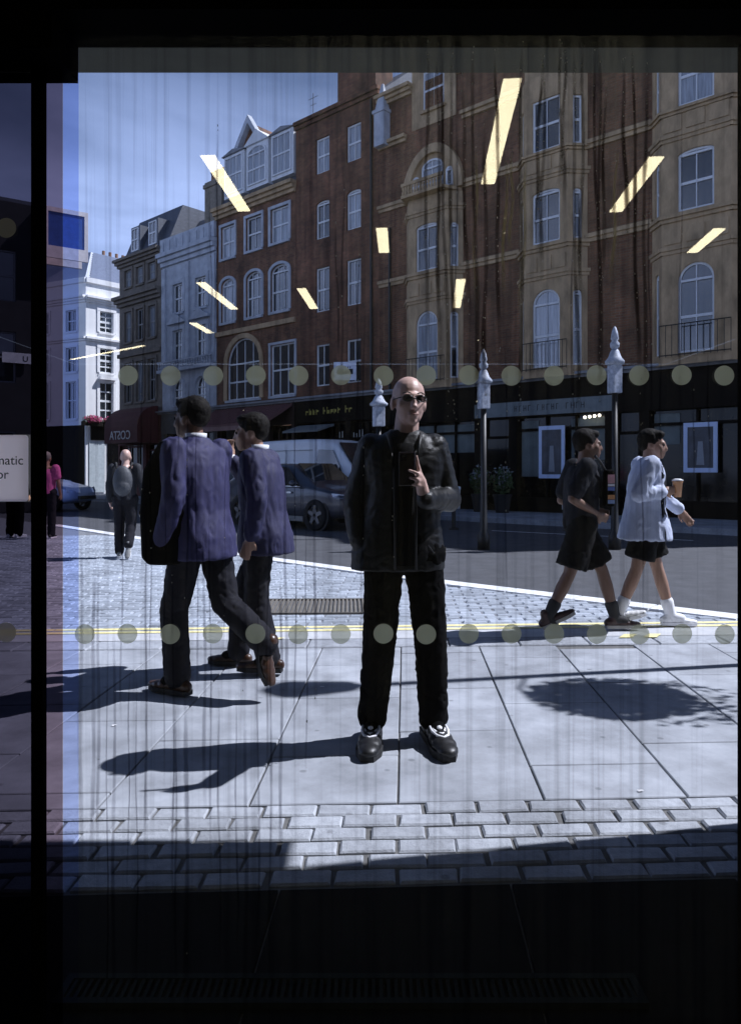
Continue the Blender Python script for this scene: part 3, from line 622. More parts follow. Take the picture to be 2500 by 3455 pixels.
# framed prints shown behind the gallery glass
def framed(a, z0, z1, w, label, d=.02):
    p = FP(a, d); t = thing('framed_print', label, 'picture', (p.x, p.y, z0), RA); h = z1-z0
    m = MB()
    for q in ((-w/2, -w/2+.1, 0, h), (w/2-.1, w/2, 0, h), (-w/2+.1, w/2-.1, 0, .12), (-w/2+.1, w/2-.1, h-.12, h)): m.box(q[0], q[1], -.05, 0, q[2], q[3])
    m.build('frame', pm('print_mount', (.55, .66, .9), .5, var=.05), t)
    m = MB(); m.box(-w/2+.1, w/2-.1, -.03, -.01, .12, h-.12); m.build('print', pm('print_ink', (.035, .04, .055), .4, var=1.0, scale=3), t)
    m = MB(); m.prism([(-.1, -.031, .2), (.1, -.031, .2), (.06, -.031, h*.62), (-.06, -.031, h*.62)], (0, -.003, 0)); m.build('print_figure', pm('print_pale', (.25, .27, .3), .5), t)
framed(-5.35, 1.15, 2.75, .86, 'blue white framed print in the gallery window beside the grey sign board')
framed(-1.0, 1.33, 2.66, .86, 'framed print of a pale figure in the dark shop window')
p = FP(-4.0, .06); t = thing('spotlight_rail', 'row of four small lit spotlights above the gallery window', 'light', (p.x, p.y, 2.95), RA)
m = MB(); m.box(-.3, .3, -.03, .0, .06, .09); m.build('rail', iron, t); sg = emit('spot_glow', (1, .86, .6), 5)
for i in range(4): m = MB(); m.sphere((-.24+i*.15, -.05, .0+i*.012), .045, 10, 6); m.build('bulb', sg, t, True)

# --- plain brick house
A0 = -16.92; LBb = -12.37-A0; b = bld('plain_brick_house', 'narrow plain brown brick house with sash windows and big chimney', A0); X = lambda a: a-A0; F = Facet((0, 0), (LBb, 0))
ops = []
for c0, c1 in ((-15.75, -14.98), (-14.05, -13.3)):
    for z0, z1, ar in ((13.2, 14.6, 0), (10.6, 12.1, .14), (7.7, 9.45, .0), (4.75, 6.4, 0)): ops.append((X(c0), X(c1), z0, z1, ar))
wall(b, F, 4.2, 15.5, ops, dark_brick); shell(b, LBb, 11, 0, 15.5, dark_brick)
for o in ops: window(b, F, *o, cols=2, rows=2, sill=None, dep=.1, glass=glass_win if o[2] < 10 else rnd.choice([glass_win, glass_pale]))
band(b, F, 0, LBb, 15.3, 15.6, .16, dark_brick, 'parapet', 2)
rf = roofpart(b, [(0, .2, 15.55), (0, 10, 15.55), (0, 8, 17.2), (0, 2.2, 17.2)], (LBb, 0, 0), slate)
chimney(rf, 3.0, .9, 15.6, 2.0, 1.0, 2.6, dark_brick, 5)
m = MB(); m.poly([(.4, .25, 15.65), (1.6, .25, 15.65), (1.6, 1.3, 16.6), (.4, 1.3, 16.6)]); m.build('roof_light', glass_pale, rf, fix=False)
m = MB(); m.tube([(LBb-.35, -.07, 4.3), (LBb-.35, -.07, 15.2)], .05, 8); m.build('drainpipe', iron, b)
fa = shopfront(b, F, .02, LBb-.02, [.8], [1.4, 3.0], (3.3, 4.2))
yl = pm('faded_yellow_letters', (.42, .36, .08), .6, var=.4, scale=12); m = MB()
for k in range(13):
    xk = .7+k*.2; 
    if k in (4, 10): continue
    fbox(m, F, xk, xk+.035, .101, .107, 3.62, 3.62+r9.uniform(.14, .28)); fbox(m, F, xk+.036, xk+r9.uniform(.09, .15), .101, .107, 3.62+r9.uniform(0, .12), 3.66+r9.uniform(.1, .14))
m.build('lettering', yl, fa)
m = MB(); F2 = F
for k in range(9): fbox(m, F, 2.5+k*.15, 2.54+k*.15, .01, .016, 2.66, 2.66+r9.uniform(.14, .3))
m.build('lettering', pm('pale_letters', (.5, .5, .46), .6), fa)
m = MB(); m.prism([(.3, -.1, 3.22), (.3, -1.0, 2.95), (.3, -1.0, 2.88), (.3, -.1, 3.14)], (2.0, 0, 0)); m.build('awning', pm('grey_awning', (.2, .22, .22), .8), b)
p = FP(-13.45, .7, 4.75); t = thing('projecting_sign', 'small white projecting sign on the plain brick house', 'sign', (p.x, p.y, p.z), -.12)
m = MB(); m.box(-.42, .42, -.03, .03, 0, .68); m.build('sign_panel', pm('sign_white', (.62, .66, .78), .5), t)
m = MB(); m.box(-.3, .3, -.036, -.031, .22, .42); m.build('sign_stripe', charcoal, t); m = MB(); m.tube([(.42, 0, .6), (.42, .62, .6)], .02, 6); m.build('bracket', iron, t)
for zz, w_ in ((.45, .38), (.32, .3)):
    m = MB()
    for k in range(6): m.box(-.22+k*.08, -.19+k*.08, -.0362, -.0312 if zz > .44 else -.0361, zz-.01, zz+.06)
    if zz > .44: m.build('lettering', charcoal, t)

# --- brick house with dormers
A0 = -22.29; LC = -16.93-A0; b = bld('dormer_brick_house', 'red brick house with white dormers, arched sash windows and pointed gable', A0); X = lambda a: a-A0; F = Facet((0, 0), (LC, 0))
ops = []; cols = [(-21.95, -20.95), (-20.15, -19.08), (-18.5, -17.34)]
for c0, c1 in cols: ops.append((X(c0), X(c1), 11.0, 12.45, 0)); ops.append((X(c0), X(c1), 8.1, 10.05, .3))
ops.append((X(-21.5), X(-19.2), 4.55, 7.25, 1.1)); ops.append((X(-18.5), X(-16.98), 4.55, 6.7, 0))
wall(b, F, 4.2, 13.2, ops, red_brick); shell(b, LC, 11, 0, 13.2, red_brick)
for o in ops[:6]: window(b, F, *o, cols=3 if o[2] < 10 else 2, rows=2, sill=pale_stone, sur=pale_stone, sw_=.12, dep=.1, glass=rnd.choice([glass_pale, glass_win]))
window(b, F, *ops[6], cols=4, rows=2, sill=pale_stone, sur=tan_stone, sw_=.22, dep=.1, glass=glass_win); window(b, F, *ops[7], cols=3, rows=2, sill=pale_stone, sur=pale_stone, sw_=.0001+.1, dep=.1, glass=glass_win)
band(b, F, 0, LC, 12.85, 13.3, .35, tan_stone, 'cornice', 3); band(b, F, 0, LC, 7.5, 7.7, .1, tan_stone)
rf = roofpart(b, [(0, .1, 13.3), (0, 9, 13.3), (0, 7, 16.6), (0, 1.5, 16.6)], (LC, 0, 0), slate, 'mansard_roof')
for (c0, c1), g in zip([(-21.6, -20.35), (-20.0, -18.75), (-18.35, -17.15)], (0, 1, 0)):
    x0, x1 = X(c0), X(c1); m = MB(); m.box(x0-.1, x1+.1, -.02, 1.4, 13.65, 15.55); m.build('dormer', white_paint, b)
    G = Facet((x0, -.03), (x1, -.03)); window(b, G, .0, x1-x0, 13.8, 15.45, 0 if not g else .35, 3, 2, dep=-.035, sill=None, glass=glass_pale)
    m = MB(); m.prism([(x0-.2, -.12, 15.56), (x1+.2, -.12, 15.56), ((x0+x1)/2, -.12, 16.15 if g else 15.75)], (0, 1.6, 0)); m.build('dormer_roof', lead if not g else white_paint, b)
m = MB(); gx0, gx1 = X(-21.9), X(-18.7); gm = X(-20.2); m.prism([(gx0, .35, 14.9), (gx0+.25, .35, 14.9), (gm, .35, 16.75), (gx1-.25, .35, 14.9), (gx1, .35, 14.9), (gm, .35, 17.1)], (0, -.25, 0)); m.build('gable_verge', pale_stone, rf)
m = MB(); m.prism([(gx0+.2, .36, 14.8), (gx1-.2, .36, 14.8), (gm, .36, 16.8)], (0, 3.0, 0)); m.build('gable', dark_brick, rf)
m = MB(); m.tube([(X(-18), 2, 16.6), (X(-18), 2, 18.0)], .015, 5); m.tube([(X(-18)-.3, 2, 17.8), (X(-18)+.3, 2, 17.8)], .01, 5); m.tube([(X(-18)-.2, 2, 17.5), (X(-18)+.2, 2, 17.5)], .01, 5); m.build('aerial', iron, rf)
fa = shopfront(b, F, .02, LC-.02, [1.0], [1.6, 3.6], (3.3, 4.2), fmat=pm('brown_shopfront', (.035, .02, .017), .6))
tile = pm('awning_tile', (.16, .075, .075), .75, var=.5, scale=14, stretch=(4, 1, 1))
m = MB(); m.prism([(.1, -.12, 4.15), (.1, -1.5, 3.35), (.1, -1.5, 3.27), (.1, -.12, 4.05)], (LC-.2, 0, 0)); aw = m.build('awning', tile, b)
for k in range(26):
    xk = .15+k*(LC-.3)/25; m = MB(); m.prism([(xk, -.12, 4.19), (xk, -1.51, 3.385), (xk, -1.51, 3.35), (xk, -.12, 4.15)], (.05, 0, 0)); m.build('awning_rib', tile, aw)
m = MB(); m.box(.1, LC-.1, -1.54, -1.48, 3.08, 3.26); m.build('awning_valance', pm('pink_wood', (.26, .15, .14), .6), aw)

# --- pale stone house
A0 = -26.76; LD = -22.30-A0; b = bld('pale_stone_house', 'pale blue grey stone house with pedimented windows and balustrade', A0); X = lambda a: a-A0; F = Facet((0, 0), (LD, 0))
ops = []
for c in (-25.4, -23.5):
    for z0, z1, ar in ((9.1, 10.5, 0), (6.8, 8.25, 0), (4.6, 5.85, .5)): ops.append((X(c)-.42, X(c)+.42, z0, z1, ar))
wall(b, F, 4.2, 12.0, ops, pale_stone); shell(b, LD, 11, 0, 12.0, brown_stone)
for o in ops: window(b, F, *o, cols=2, rows=2, sill=pale_stone, sur=pale_stone, sw_=.2, dep=.1, glass=glass_win)
for c in (-25.4, -23.5):
    x = X(c); m = MB(); m.prism([(x-.75, 0, 8.55), (x+.75, 0, 8.55), (x+.75, 0, 8.63), (x, 0, 9.02), (x-.75, 0, 8.63)], (0, -.2, 0)); m.build('pediment', pale_stone, b)
for xx in (.05, LD/2-.15, LD-.35): m = MB(); m.box(xx, xx+.3, -.1, .0, 6.4, 11.4); m.build('pilaster', pale_stone, b)
band(b, F, 0, LD, 11.5, 12.1, .4, pale_stone, 'cornice', 3)
m = MB(); m.box(0, LD, -.15, .0, 12.15, 12.85); m.build('parapet', pale_stone, b)
for k in range(8): m = MB(); m.box(.1+k*LD/8, .1+k*LD/8+.25, -.2, -.151, 12.15, 12.7); m.build('parapet_block', pale_stone, b)
band(b, F, 0, LD, 6.2, 6.35, .35, pale_stone, 'balcony_floor')
m = MB(); m.box(0, LD, -.33, -.25, 6.68, 6.76)
for k in range(22): m.lathe([(.03, 0), (.055, .09), (.028, .18), (.05, .28), (.03, .32)], (.12+k*(LD-.24)/21, -.29, 6.36), 8)
m.build('balustrade', pale_stone, b)
rf = roofpart(b, [(0, .6, 12.1), (0, 9, 12.1), (0, 7, 14.4), (0, 2.2, 14.4)], (LD, 0, 0), slate, 'mansard_roof')
chimney(rf, LD-.55, .6, 12.2, 1.3, .8, 2.75, pm('stock_brick', (.23, .2, .16), .85, var=.3), 5)
shopfront(b, F, .02, LD-.02, [1.0], [1.8], (3.2, 4.2), fmat=pm('stone_shopfront', (.12, .115, .11), .7))

# --- dark brownstone house
A0 = -30.91; LE = -26.78-A0; b = bld('dark_stone_house', 'soot dark stone house with heavy cornices beside the white corner house', A0); X = lambda a: a-A0; F = Facet((0, 0), (LE, 0))
ops = []
for c in (-30.0, -28.85, -27.7):
    for z0, z1 in ((11.1, 12.0), (8.2, 9.8), (5.0, 7.1)): ops.append((X(c)-.34, X(c)+.34, z0, z1, 0))
wall(b, F, 4.2, 12.4, ops, brown_stone); shell(b, LE, 6, 0, 12.4, brown_stone)
for o in ops: window(b, F, *o, cols=2, rows=2, sill=brown_stone, sur=brown_stone, dep=.1, glass=rnd.choice([glass_win, glass_pale]), fm=pm('dull_paint', (.3, .3, .3), .6))
band(b, F, -.05, LE, 10.1, 10.6, .45, brown_stone, 'cornice', 3); band(b, F, -.05, LE, 12.2, 12.6, .4, brown_stone, 'cornice', 3); band(b, F, 0, LE, 7.4, 7.6, .15, brown_stone)
rf = roofpart(b, [(0, .2, 12.6), (0, 6, 12.6), (0, 5, 15.0), (0, 1.2, 15.0)], (LE, 0, 0), slate, 'mansard_roof')
for xx in (1.2, 2.9): m = MB(); m.box(xx-.45, xx+.45, .25, 1.4, 12.9, 14.3); dd = m.build('dormer', slate, b); window(b, Facet((xx-.35, .24), (xx+.35, .24)), 0, .7, 13.0, 14.2, 0, 2, 2, dep=-.03, sill=None, glass=glass_win)
fa = shopfront(b, F, .02, LE-.02, [3.2], [2.6], (2.75, 4.2), fmat=maroon)
m = MB(); n_ = 8
rings = [[(.75+(LE-.95)*i/n_, -.12-1.15*math.sin(math.pi/2*j/6), 3.6+1.05*math.cos(math.pi/2*j/6)) for j in range(7)]+[(.75+(LE-.95)*i/n_, -1.27, 2.8), (.75+(LE-.95)*i/n_, -.12, 2.8)] for i in range(n_+1)]
m.loft(rings); aw = m.build('awning', maroon, b)
me = text_mesh('COSTA', .62, 'cafe_text', mirror=True, depth=.01); o = link('lettering', me, pm('letter_white', (.62, .6, .58), .6), aw); o.location = (2.35, -1.30, 2.98)

# --- white stucco corner house, sunlit
C = Vector((-17.3, 45, 0)); ang = math.atan2(.74, .67)
t = thing('white_corner_house', 'sunlit white stucco corner house with slate mansard roof and sash windows', 'building', C, ang); b = t
Ff = Facet((0, 0), (7, 0)); Fl = Facet((-2.6, 9), (0, 0))
opsf = []; opsl = []
for z0, z1 in ((10.0, 11.3), (7.5, 9.0), (4.6, 6.9)):
    for c in (1.35, 4.2): opsf.append((c-.45, c+.45, z0, z1, 0))
    for c in (Fl.L-1.2, Fl.L-3.6, Fl.L-6): opsl.append((c-.45, c+.45, z0, z1, 0))
wall(b, Ff, 0, 13.1, opsf, stucco); wall(b, Fl, 0, 13.1, opsl, stucco)
for o in opsf: window(b, Ff, *o, cols=2, rows=4, sill=stucco, sur=stucco, sw_=.18, dep=.12, glass=glass_win, bar=.05)
for o in opsl: window(b, Fl, *o, cols=2, rows=2, sill=stucco, sur=stucco, dep=.12, glass=glass_win)
for G, e in ((Ff, 0), (Fl, 1)):
    band(b, G, 0, G.L+.02, 9.35, 9.6, .2, stucco, 'string_course', 2); band(b, G, 0, G.L+.02, 11.7, 12.1, .3, stucco, 'cornice', 3); band(b, G, 0, G.L+.02, 12.9, 13.2, .12, stucco, 'parapet_cap')
m = MB(); fbox(m, Ff, .8, 1.9, .02, .3, 7.05, 7.2); m.build('window_hood', stucco, b); m = MB(); fbox(m, Ff, 3.65, 4.75, .02, .3, 7.05, 7.2); m.build('window_hood', stucco, b)
m = MB(); m.loft([[(-2.4, 9, 13.2), (.1, .3, 13.2), (7, .3, 13.2), (7, 9, 13.2)], [(-1.5, 8, 15.4), (1.0, 1.3, 15.2), (6, 1.3, 15.2), (6, 8, 15.2)]]); rf = m.build('mansard_roof', pm('blue_slate', (.26, .30, .40), .5, var=.3, scale=6, stretch=(2, 2, 7)), b)
for k in range(12):                                     # slate courses, each a lapped row
    z = 13.3+k*.155; d_ = .3+(z-13.2)/2.0*1.0; q = MB(); q.box(.2+d_*.75, 6.6, d_-.035, d_-.005, z, z+.16); q.build('slate_course', MATS['blue_slate'], rf)
for k in range(5): m = MB(); m.lathe([(.1, 0), (.1, .35)], (2+k*.45, 1.6, 15.2), 8); m.build('chimney_pot', clay, rf)
m = MB(); m.box(.3, 6.5, -.12, -.02, 3.3, 4.2); m.build('fascia', dark_wood, b)
m = MB(); m.box(.2, 1.2, -.05, -.01, .1, 3.2); m.build('door', pm('pale_door', (.45, .5, .52), .5), b); m = MB(); m.box(1.4, 6.6, -.05, -.01, .5, 3.2); m.build('shop_pane', glass_shop, b)
m = MB(); fbox(m, Fl, .1, Fl.L-.1, .02, .08, .0, 4.2); m.build('side_shopfront', dark_wood, b)
# window boxes of flowers on the white house
leaf = pm('flower_leaf', (.05, .09, .03), .7, var=.5, rand=.0); pinkf = pm('magenta_petal', (.42, .03, .14), .7, var=.4)
def foliage(m, c, r, n, s, seed):
    q = random.Random(seed)
    for _ in range(n):
        d = Vector((q.gauss(0, 1), q.gauss(0, 1), q.gauss(0, 1))).normalized()*(q.random()**.4)
        p = Vector(c)+Vector((d.x*r[0], d.y*r[1], d.z*r[2])); a = Vector((q.gauss(0, 1), q.gauss(0, 1), q.gauss(0, 1))).normalized()*s; e = a.orthogonal().normalized()*s*.55
        m.add([p-a, p+e, p+a, p-e], [(0, 1, 2, 3)])
for k in range(3):
    p = C+Vector((math.cos(ang), math.sin(ang), 0))*(.2+k*1.3)+Vector((math.sin(ang), -math.cos(ang), 0))*.4
    t = thing('flower_box', ['trough of magenta flowers at the very corner of the white house', 'middle one of three magenta flower troughs along the white house', 'trough of magenta flowers under the sash window of the white house'][k], 'flowers', (p.x, p.y, 4.2), ang, 'flower troughs on the white corner house')
    m = MB(); m.box(-.62, .62, -.15, .15, -.05, .2); m.build('trough', dark_wood, t)
    m = MB(); foliage(m, (0, 0, .28), (.66, .28, .3), 420, .07, k); m.build('leaves', leaf, t, fix=False)
    m = MB(); foliage(m, (0, -.1, .34), (.66, .26, .26), 420, .06, k+9); m.build('petals', pinkf, t, fix=False)

# --- dark block on the left with a projecting glazed box
b = thing('dark_corner_block', 'dark brick block with a projecting white framed blue glass box', 'building', (-11.2, 25, 0), math.atan2(.55, .83))
Fg = Facet((-9, 0), (0, 0)); Fs = Facet((0, 0), (-.2, 12)); sooty = pm('sooty_brick', (.03, .03, .034), .9, var=.3, scale=2)
ops = []
for z0 in (1.0, 4.3, 7.0):
    for c in range(4): ops.append((.8+c*2.1, 2.0+c*2.1, z0, z0+1.7, 0))
wall(b, Fg, 0, 10.3, ops, sooty); wall(b, Fs, 0, 10.3, [], sooty, 'side_wall')
for o in ops: window(b, Fg, *o, cols=2, rows=2, sill=None, glass=glass_win, fm=lead)
m = MB(); m.box(-9, -.0, .0, 12, 10.3, 10.42); m.build('roof', slate, b)
bx = MB(); bx.box(-.1, .12, -.45, .6, 8.55, 10.25); bx.box(.121, 1.5, -.45, -.38, 10.1, 10.25); bx.box(.121, 1.5, -.45, -.38, 8.55, 8.95); bx.box(1.38, 1.5, -.45, -.38, 8.951, 10.099); bx.box(.121, .22, -.45, -.38, 8.951, 10.099); bx.box(.121, 1.5, .5, .6, 8.55, 10.25)
gb = bx.build('glass_box_frame', pm('box_frame', (.62, .58, .6), .5), b)
m = MB(); m.box(.22, 1.38, -.42, -.40, 8.95, 10.1); m.build('blue_pane', pm('blue_glass', (.03, .075, .30), .1, var=.2), gb)
p = Vector((-9.6, 18.6, 3.6)); t = thing('street_name_plate', 'small white street name plate on the dark block', 'sign', (-11.72, 24.55, 4.95), math.atan2(.55, .83)); m = MB(); m.box(-.45, .45, -.05, -.01, 0, .34); m.build('plate', pm('plate_white', (.8, .8, .8), .5), t)
me = text_mesh('U', .26, 'plate_text', mirror=True, depth=.003); o = link('lettering', me, charcoal, t); o.location = (.25, -.054, .07)

# ------------------------------------------------------------------ street furniture
def ornate_post(loc, h, w, label):
    t = thing('ornate_post', label, 'post', loc, .35, 'ornate posts in the carriageway'); zb = h*.70
    m = MB(); m.lathe([(.11, 0), (.11, .25), (.07, .32), (.055, .9), (.05, zb)], n=12); m.build('shaft', iron, t, True)
    w *= .78; hm = pm('post_head_paint', (.44, .48, .56), .6, var=.5, scale=14, bump=.3)
    m = MB(); m.box(-w/2, w/2, -w/2, w/2, zb+.001, zb+(h-zb)*.42); bevel(m.build('head_column', hm, t), .015)
    z1 = zb+(h-zb)*.42; s = (h-zb)*.58
    m = MB(); m.lathe([(w*.62, 0), (w*.85, .03*s), (w*.9, .1*s), (w*.6, .2*s), (w*.42, .34*s), (w*.3, .4*s)], (0, 0, z1+.001), 16); m.build('flared_cap', hm, t, True)
    m = MB(); m.lathe([(w*.2, .40*s), (w*.42, .47*s), (w*.45, .56*s), (w*.25, .63*s), (w*.38, .68*s), (w*.28, .85*s), (w*.12, .98*s), (.004, s)], (0, 0, z1), 14); m.build('finial', hm, t, True)
    return t
ornate_post((2.0, 13.1, -.03), 3.55, .22, 'ornate post with pale pointed head beside the white litter bin')
ornate_post((4.32, 13.1, -.03), 3.95, .24, 'taller ornate post with pale pointed head and hanging baskets')
ornate_post((.17, 15.3, -.03), 3.3, .27, 'short stout ornate post with pale head beyond the man in leather')
for k, (x, y, r_) in enumerate(((1.98, 17.6, .15), (4.6, 17.2, .15))):
    t = thing('litter_bin', ['pale litter bin on a dark stem near the bay line', 'pale litter bin on a dark stem behind the man in black shorts'][k], 'bin', (x, y, -.03)); m = MB(); m.lathe([(.12, 0), (.12, .03), (.05, .06), (.05, .5)], n=12); m.build('stem', iron, t)
    m = MB(); m.lathe([(r_, .5), (r_*1.02, .95), (r_*1.1, .96), (r_*1.1, 1.02), (r_*.9, 1.03)], n=18); m.build('drum', pm('bin_pale', (.72, .75, .8), .5), t, True)
# cafe planters in front of the gallery
for k, a in enumerate((-7.3, -6.5)):
    p = FP(a, 1.0, .1); t = thing('potted_plant', ['potted pale flowering plant farther from the framed gallery print', 'potted pale flowering plant nearer the framed gallery print'][k], 'plant', p, 0, 'potted plants outside the gallery')
    m = MB(); m.lathe([(.2, 0), (.28, .5), (.3, .5), (.3, .56)], n=14); m.build('pot', charcoal, t); m = MB(); foliage(m, (0, 0, .95), (.35, .35, .45), 300, .07, 40+k); m.build('leaves', leaf, t, fix=False)
    m = MB(); foliage(m, (0, 0, 1.1), (.33, .33, .4), 110, .06, 50+k); m.build('petals', pm('pale_petal', (.28, .31, .34), .7), t, fix=False)
# street lamp with hanging baskets, standing just out of view; its shadow crosses the pavement
t = thing('street_lamp', 'tall black street lamp with hanging flower baskets beside the kerb', 'street lamp', (4.05, 5.41, 0))
m = MB(); m.lathe([(.13, 0), (.13, .5), (.07, .6), (.045, 1.2), (.04, 5.4), (.12, 5.5), (.18, 5.9), (.05, 6.1)], n=14); m.build('post', iron, t, True)
m = MB(); m.tube([(0, 0, 3.95), (-.02, -.25, 4.05), (-.05, -.52, 3.95)], .014, 6); m.tube([(-.05, -.52, 3.95), (-.05, -.52, 3.6)], .008, 5); m.build('bracket', iron, t)
t = thing('hanging_basket', 'full green hanging basket on the street lamp bracket', 'flowers', (4.0, 4.88, 3.05))
m = MB(); m.lathe([(.05, 0), (.2, .05), (.28, .2), (.3, .3)], n=14); m.build('basket', iron, t); m = MB(); foliage(m, (0, 0, .3), (.44, .42, .33), 2600, .05, 77); foliage(m, (.1, -.1, .05), (.5, .45, .3), 500, .05, 78); m.build('leaves', leaf, t, fix=False)

# ------------------------------------------------------------------ vehicles
tyre = pm('tyre', (.012, .012, .013), .8); chrome = pm('bright_trim', (.6, .62, .65), .25, 1.0, var=.05); carglass = pm('car_glass', (.015, .02, .028), .03, var=.2, spec=1.0, coat=.5)
lampm = pm('lamp_lens', (.7, .74, .85), .08, var=.1, spec=1.0); blackp = pm('black_plastic', (.014, .014, .015), .6)
def wheel(par, x, y, r, w, rim):
    m = MB(); n = 28; pr = [(r*.66, -w/2), (r*.92, -w/2), (r, -w/2+.03), (r, w/2-.03), (r*.92, w/2), (r*.66, w/2)]
    m.loft([[(x+a*math.cos(2*math.pi*i/n), y+h, r+a*math.sin(2*math.pi*i/n)) for i in range(n)] for a, h in pr], cap=False); wl = m.build('wheel', tyre, par, True)
    s = 1 if y > 0 else -1; m = MB(); yo = y+s*(w/2-.015)
    m.loft([[(x+a*math.cos(2*math.pi*i/n), yo+h, r+a*math.sin(2*math.pi*i/n)) for i in range(n)] for a, h in ((r*.7, 0), (r*.7, -s*.06), (r*.6, -s*.07))], cap=False)
    for k in range(5):
        a = 2*math.pi*k/5+.3; c, sn = math.cos(a), math.sin(a); p = []
        for q, wd in ((.1, .16), (.66, .10)): p += [(x+r*(q*c-wd*sn), yo, r+r*(q*sn+wd*c)), (x+r*(q*c+wd*sn), yo, r+r*(q*sn-wd*c))]
        m.prism([p[0], p[1], p[3], p[2]], (0, -s*.03, 0))
    m.build('rim', rim, wl); return wl
def car(name, label, loc, rz, st, paint, wheels, wr, cab, cat='car', width_w=.2, glasses=True, rim=None, plate=True):
    """st: stations (x, z_sill, z_belt, z_top, w_sill, w_belt, w_top); cab: window spans as (x index pairs)"""
    t = thing(name, label, cat, loc, rz); rings = []
    for (x, zs, zb, zt, ws, wb, wt) in st:
        h = [(ws*.92, zs), (ws, zs+.08), (wb*1.0, (zs+zb)/2+.05), (wb, zb), ((wb+wt)/2 if zt-zb > .2 else wb*.985, (zb+zt)/2), (wt, zt-.05 if zt-zb > .1 else zt-.01), (wt*.8, zt)]
        rings.append([(x, y, z) for y, z in h]+[(x, -y, z) for y, z in reversed(h)])
    m = MB(); m.loft(rings); bd = m.build('body', paint, t, True)
    md = bd.modifiers.new('sub', 'SUBSURF'); md.levels = 1; md.render_levels = 1
    es = bd.data
    return t, rings
def quadpatch(par, name, mat, pts, off=(0, 0, 0), th=.01, smooth=False):
    m = MB(); m.prism([Vector(p) for p in pts], off); return m.build(name, mat, par)

# grey electric hatchback: x forward
paint_g = pm('grey_paint', (.055, .062, .085), .3, .3, var=.05, coat=.6)
st = [(-2.3, .45, .85, .95, .75, .82, .7), (-2.2, .3, .95, 1.15, .84, .88, .72), (-1.7, .24, .98, 1.48, .88, .92, .66), (-.9, .22, .98, 1.6, .9, .94, .66), (.1, .22, .97, 1.6, .9, .94, .66), (.5, .22, .96, 1.5, .9, .94, .66), (1.15, .22, .98, 1.06, .9, .94, .76), (1.7, .24, .92, 1.0, .9, .93, .74), (2.15, .28, .82, .9, .86, .88, .7), (2.32, .4, .68, .76, .7, .74, .6)]
fw = Vector((-1.27, 17.3, 0)); t, rg = car('hatchback_car', 'dark grey hatchback with slim headlights driving past the white van', (0, 0, 0), RA, st, paint_g, None, .36, None)
t.location = fw-RV*1.4-Vector((0, 0, .03))-IN*-.9
for x in (1.4, -1.4):
    for s in (1, -1):
        m = MB(); m.lathe([(.43, -.06), (.43, .03), (.40, .035)], n=28); me = m.mesh('a'); 
        for v in me.vertices: v.co = Vector((x+v.co.x, s*(.885+v.co.z), .37+v.co.y))
        link('wheel_arch', me, blackp, t)
        wheel(t, x, s*.86, .365, .22, pm('dark_rim', (.14, .14, .15), .35, .6))
for s in (-1, 1):
    for nm, P in (('side_window', [(-1.55, 1.05, .9), (-.28, 1.05, .93), (-.28, 1.5, .74), (-1.2, 1.47, .74)]), ('side_window', [(-.2, 1.05, .93), (.86, 1.04, .93), (.3, 1.48, .755), (-.2, 1.52, .735)])):
        quadpatch(t, nm, carglass, [(x, s*(w+.012), z) for x, z, w in P], (0, s*.012, 0))
    m = MB(); m.box(-1.5, .9, s*.945-.006, s*.945+.006, 1.02, 1.04); m.build('window_trim', chrome, t)
    m = MB(); m.sphere((.75, s*1.05, 1.1), (.1, .09, .075), 12, 8); m.build('wing_mirror', paint_g, t, True)
    hd = [(2.28, s*.46, .80), (2.12, s*.80, .86), (1.9, s*.9, .88), (1.95, s*.9, .80), (2.16, s*.83, .76), (2.3, s*.46, .74)]
    quadpatch(t, 'headlight', lampm, hd, (.03, s*.03, .0))
    m = MB(); m.box(-1.0, 1.0, s*.93-.02, s*.93+.02, .2, .32); m.build('sill_trim', pm('sill_grey', (.2, .2, .2), .5), t)
    for xd in (-.25, .95): m = MB(); m.box(xd-.006, xd+.006, s*.955-.008, s*.955+.002*s, .4, 1.0); m.build('door_seam', blackp, t)
    m = MB(); m.box(.35, .6, s*.962-.012, s*.962+.012, .86, .9); m.build('door_handle', chrome, t)
quadpatch(t, 'windscreen', carglass, [(1.06, -.68, 1.1), (1.06, .68, 1.1), (.42, .58, 1.56), (.42, -.58, 1.56)], (.035, 0, .03))
m = MB(); m.box(2.28, 2.36, -.5, .5, .42, .62); m.build('lower_grille', blackp, t); m = MB(); m.box(2.2, 2.34, -.72, .72, .3, .345); m.build('front_splitter', chrome, t)
# white van
vw = pm('van_white', (.84, .86, .9), .35, var=.05, coat=.4)
st = [(-2.75, .4, 1.3, 2.2, .9, .95, .82), (-2.7, .32, 1.3, 2.3, .95, .98, .84), (-1.0, .3, 1.3, 2.34, .96, .99, .85), (.9, .3, 1.3, 2.33, .96, .99, .84), (1.35, .3, 1.28, 2.2, .96, .99, .8), (2.0, .3, 1.25, 1.42, .95, .97, .82), (2.5, .34, 1.0, 1.12, .92, .94, .76), (2.68, .42, .8, .9, .8, .82, .66)]
t, rg = car('delivery_van', 'white panel van behind the dark grey hatchback', (0, 0, 0), RA, st, vw, None, .34, None, 'van'); t.location = Vector((-.1, 19.3, -.03))-RV*2.6+IN*.95
for x in (1.85, -1.7):
    for s in (1, -1):
        m = MB(); m.lathe([(.41, -.06), (.41, .03), (.38, .035)], n=24); me = m.mesh('a')
        for v in me.vertices: v.co = Vector((x+v.co.x, s*(.95+v.co.z), .35+v.co.y))
        link('wheel_arch', me, blackp, t); wheel(t, x, s*.92, .345, .22, chrome)
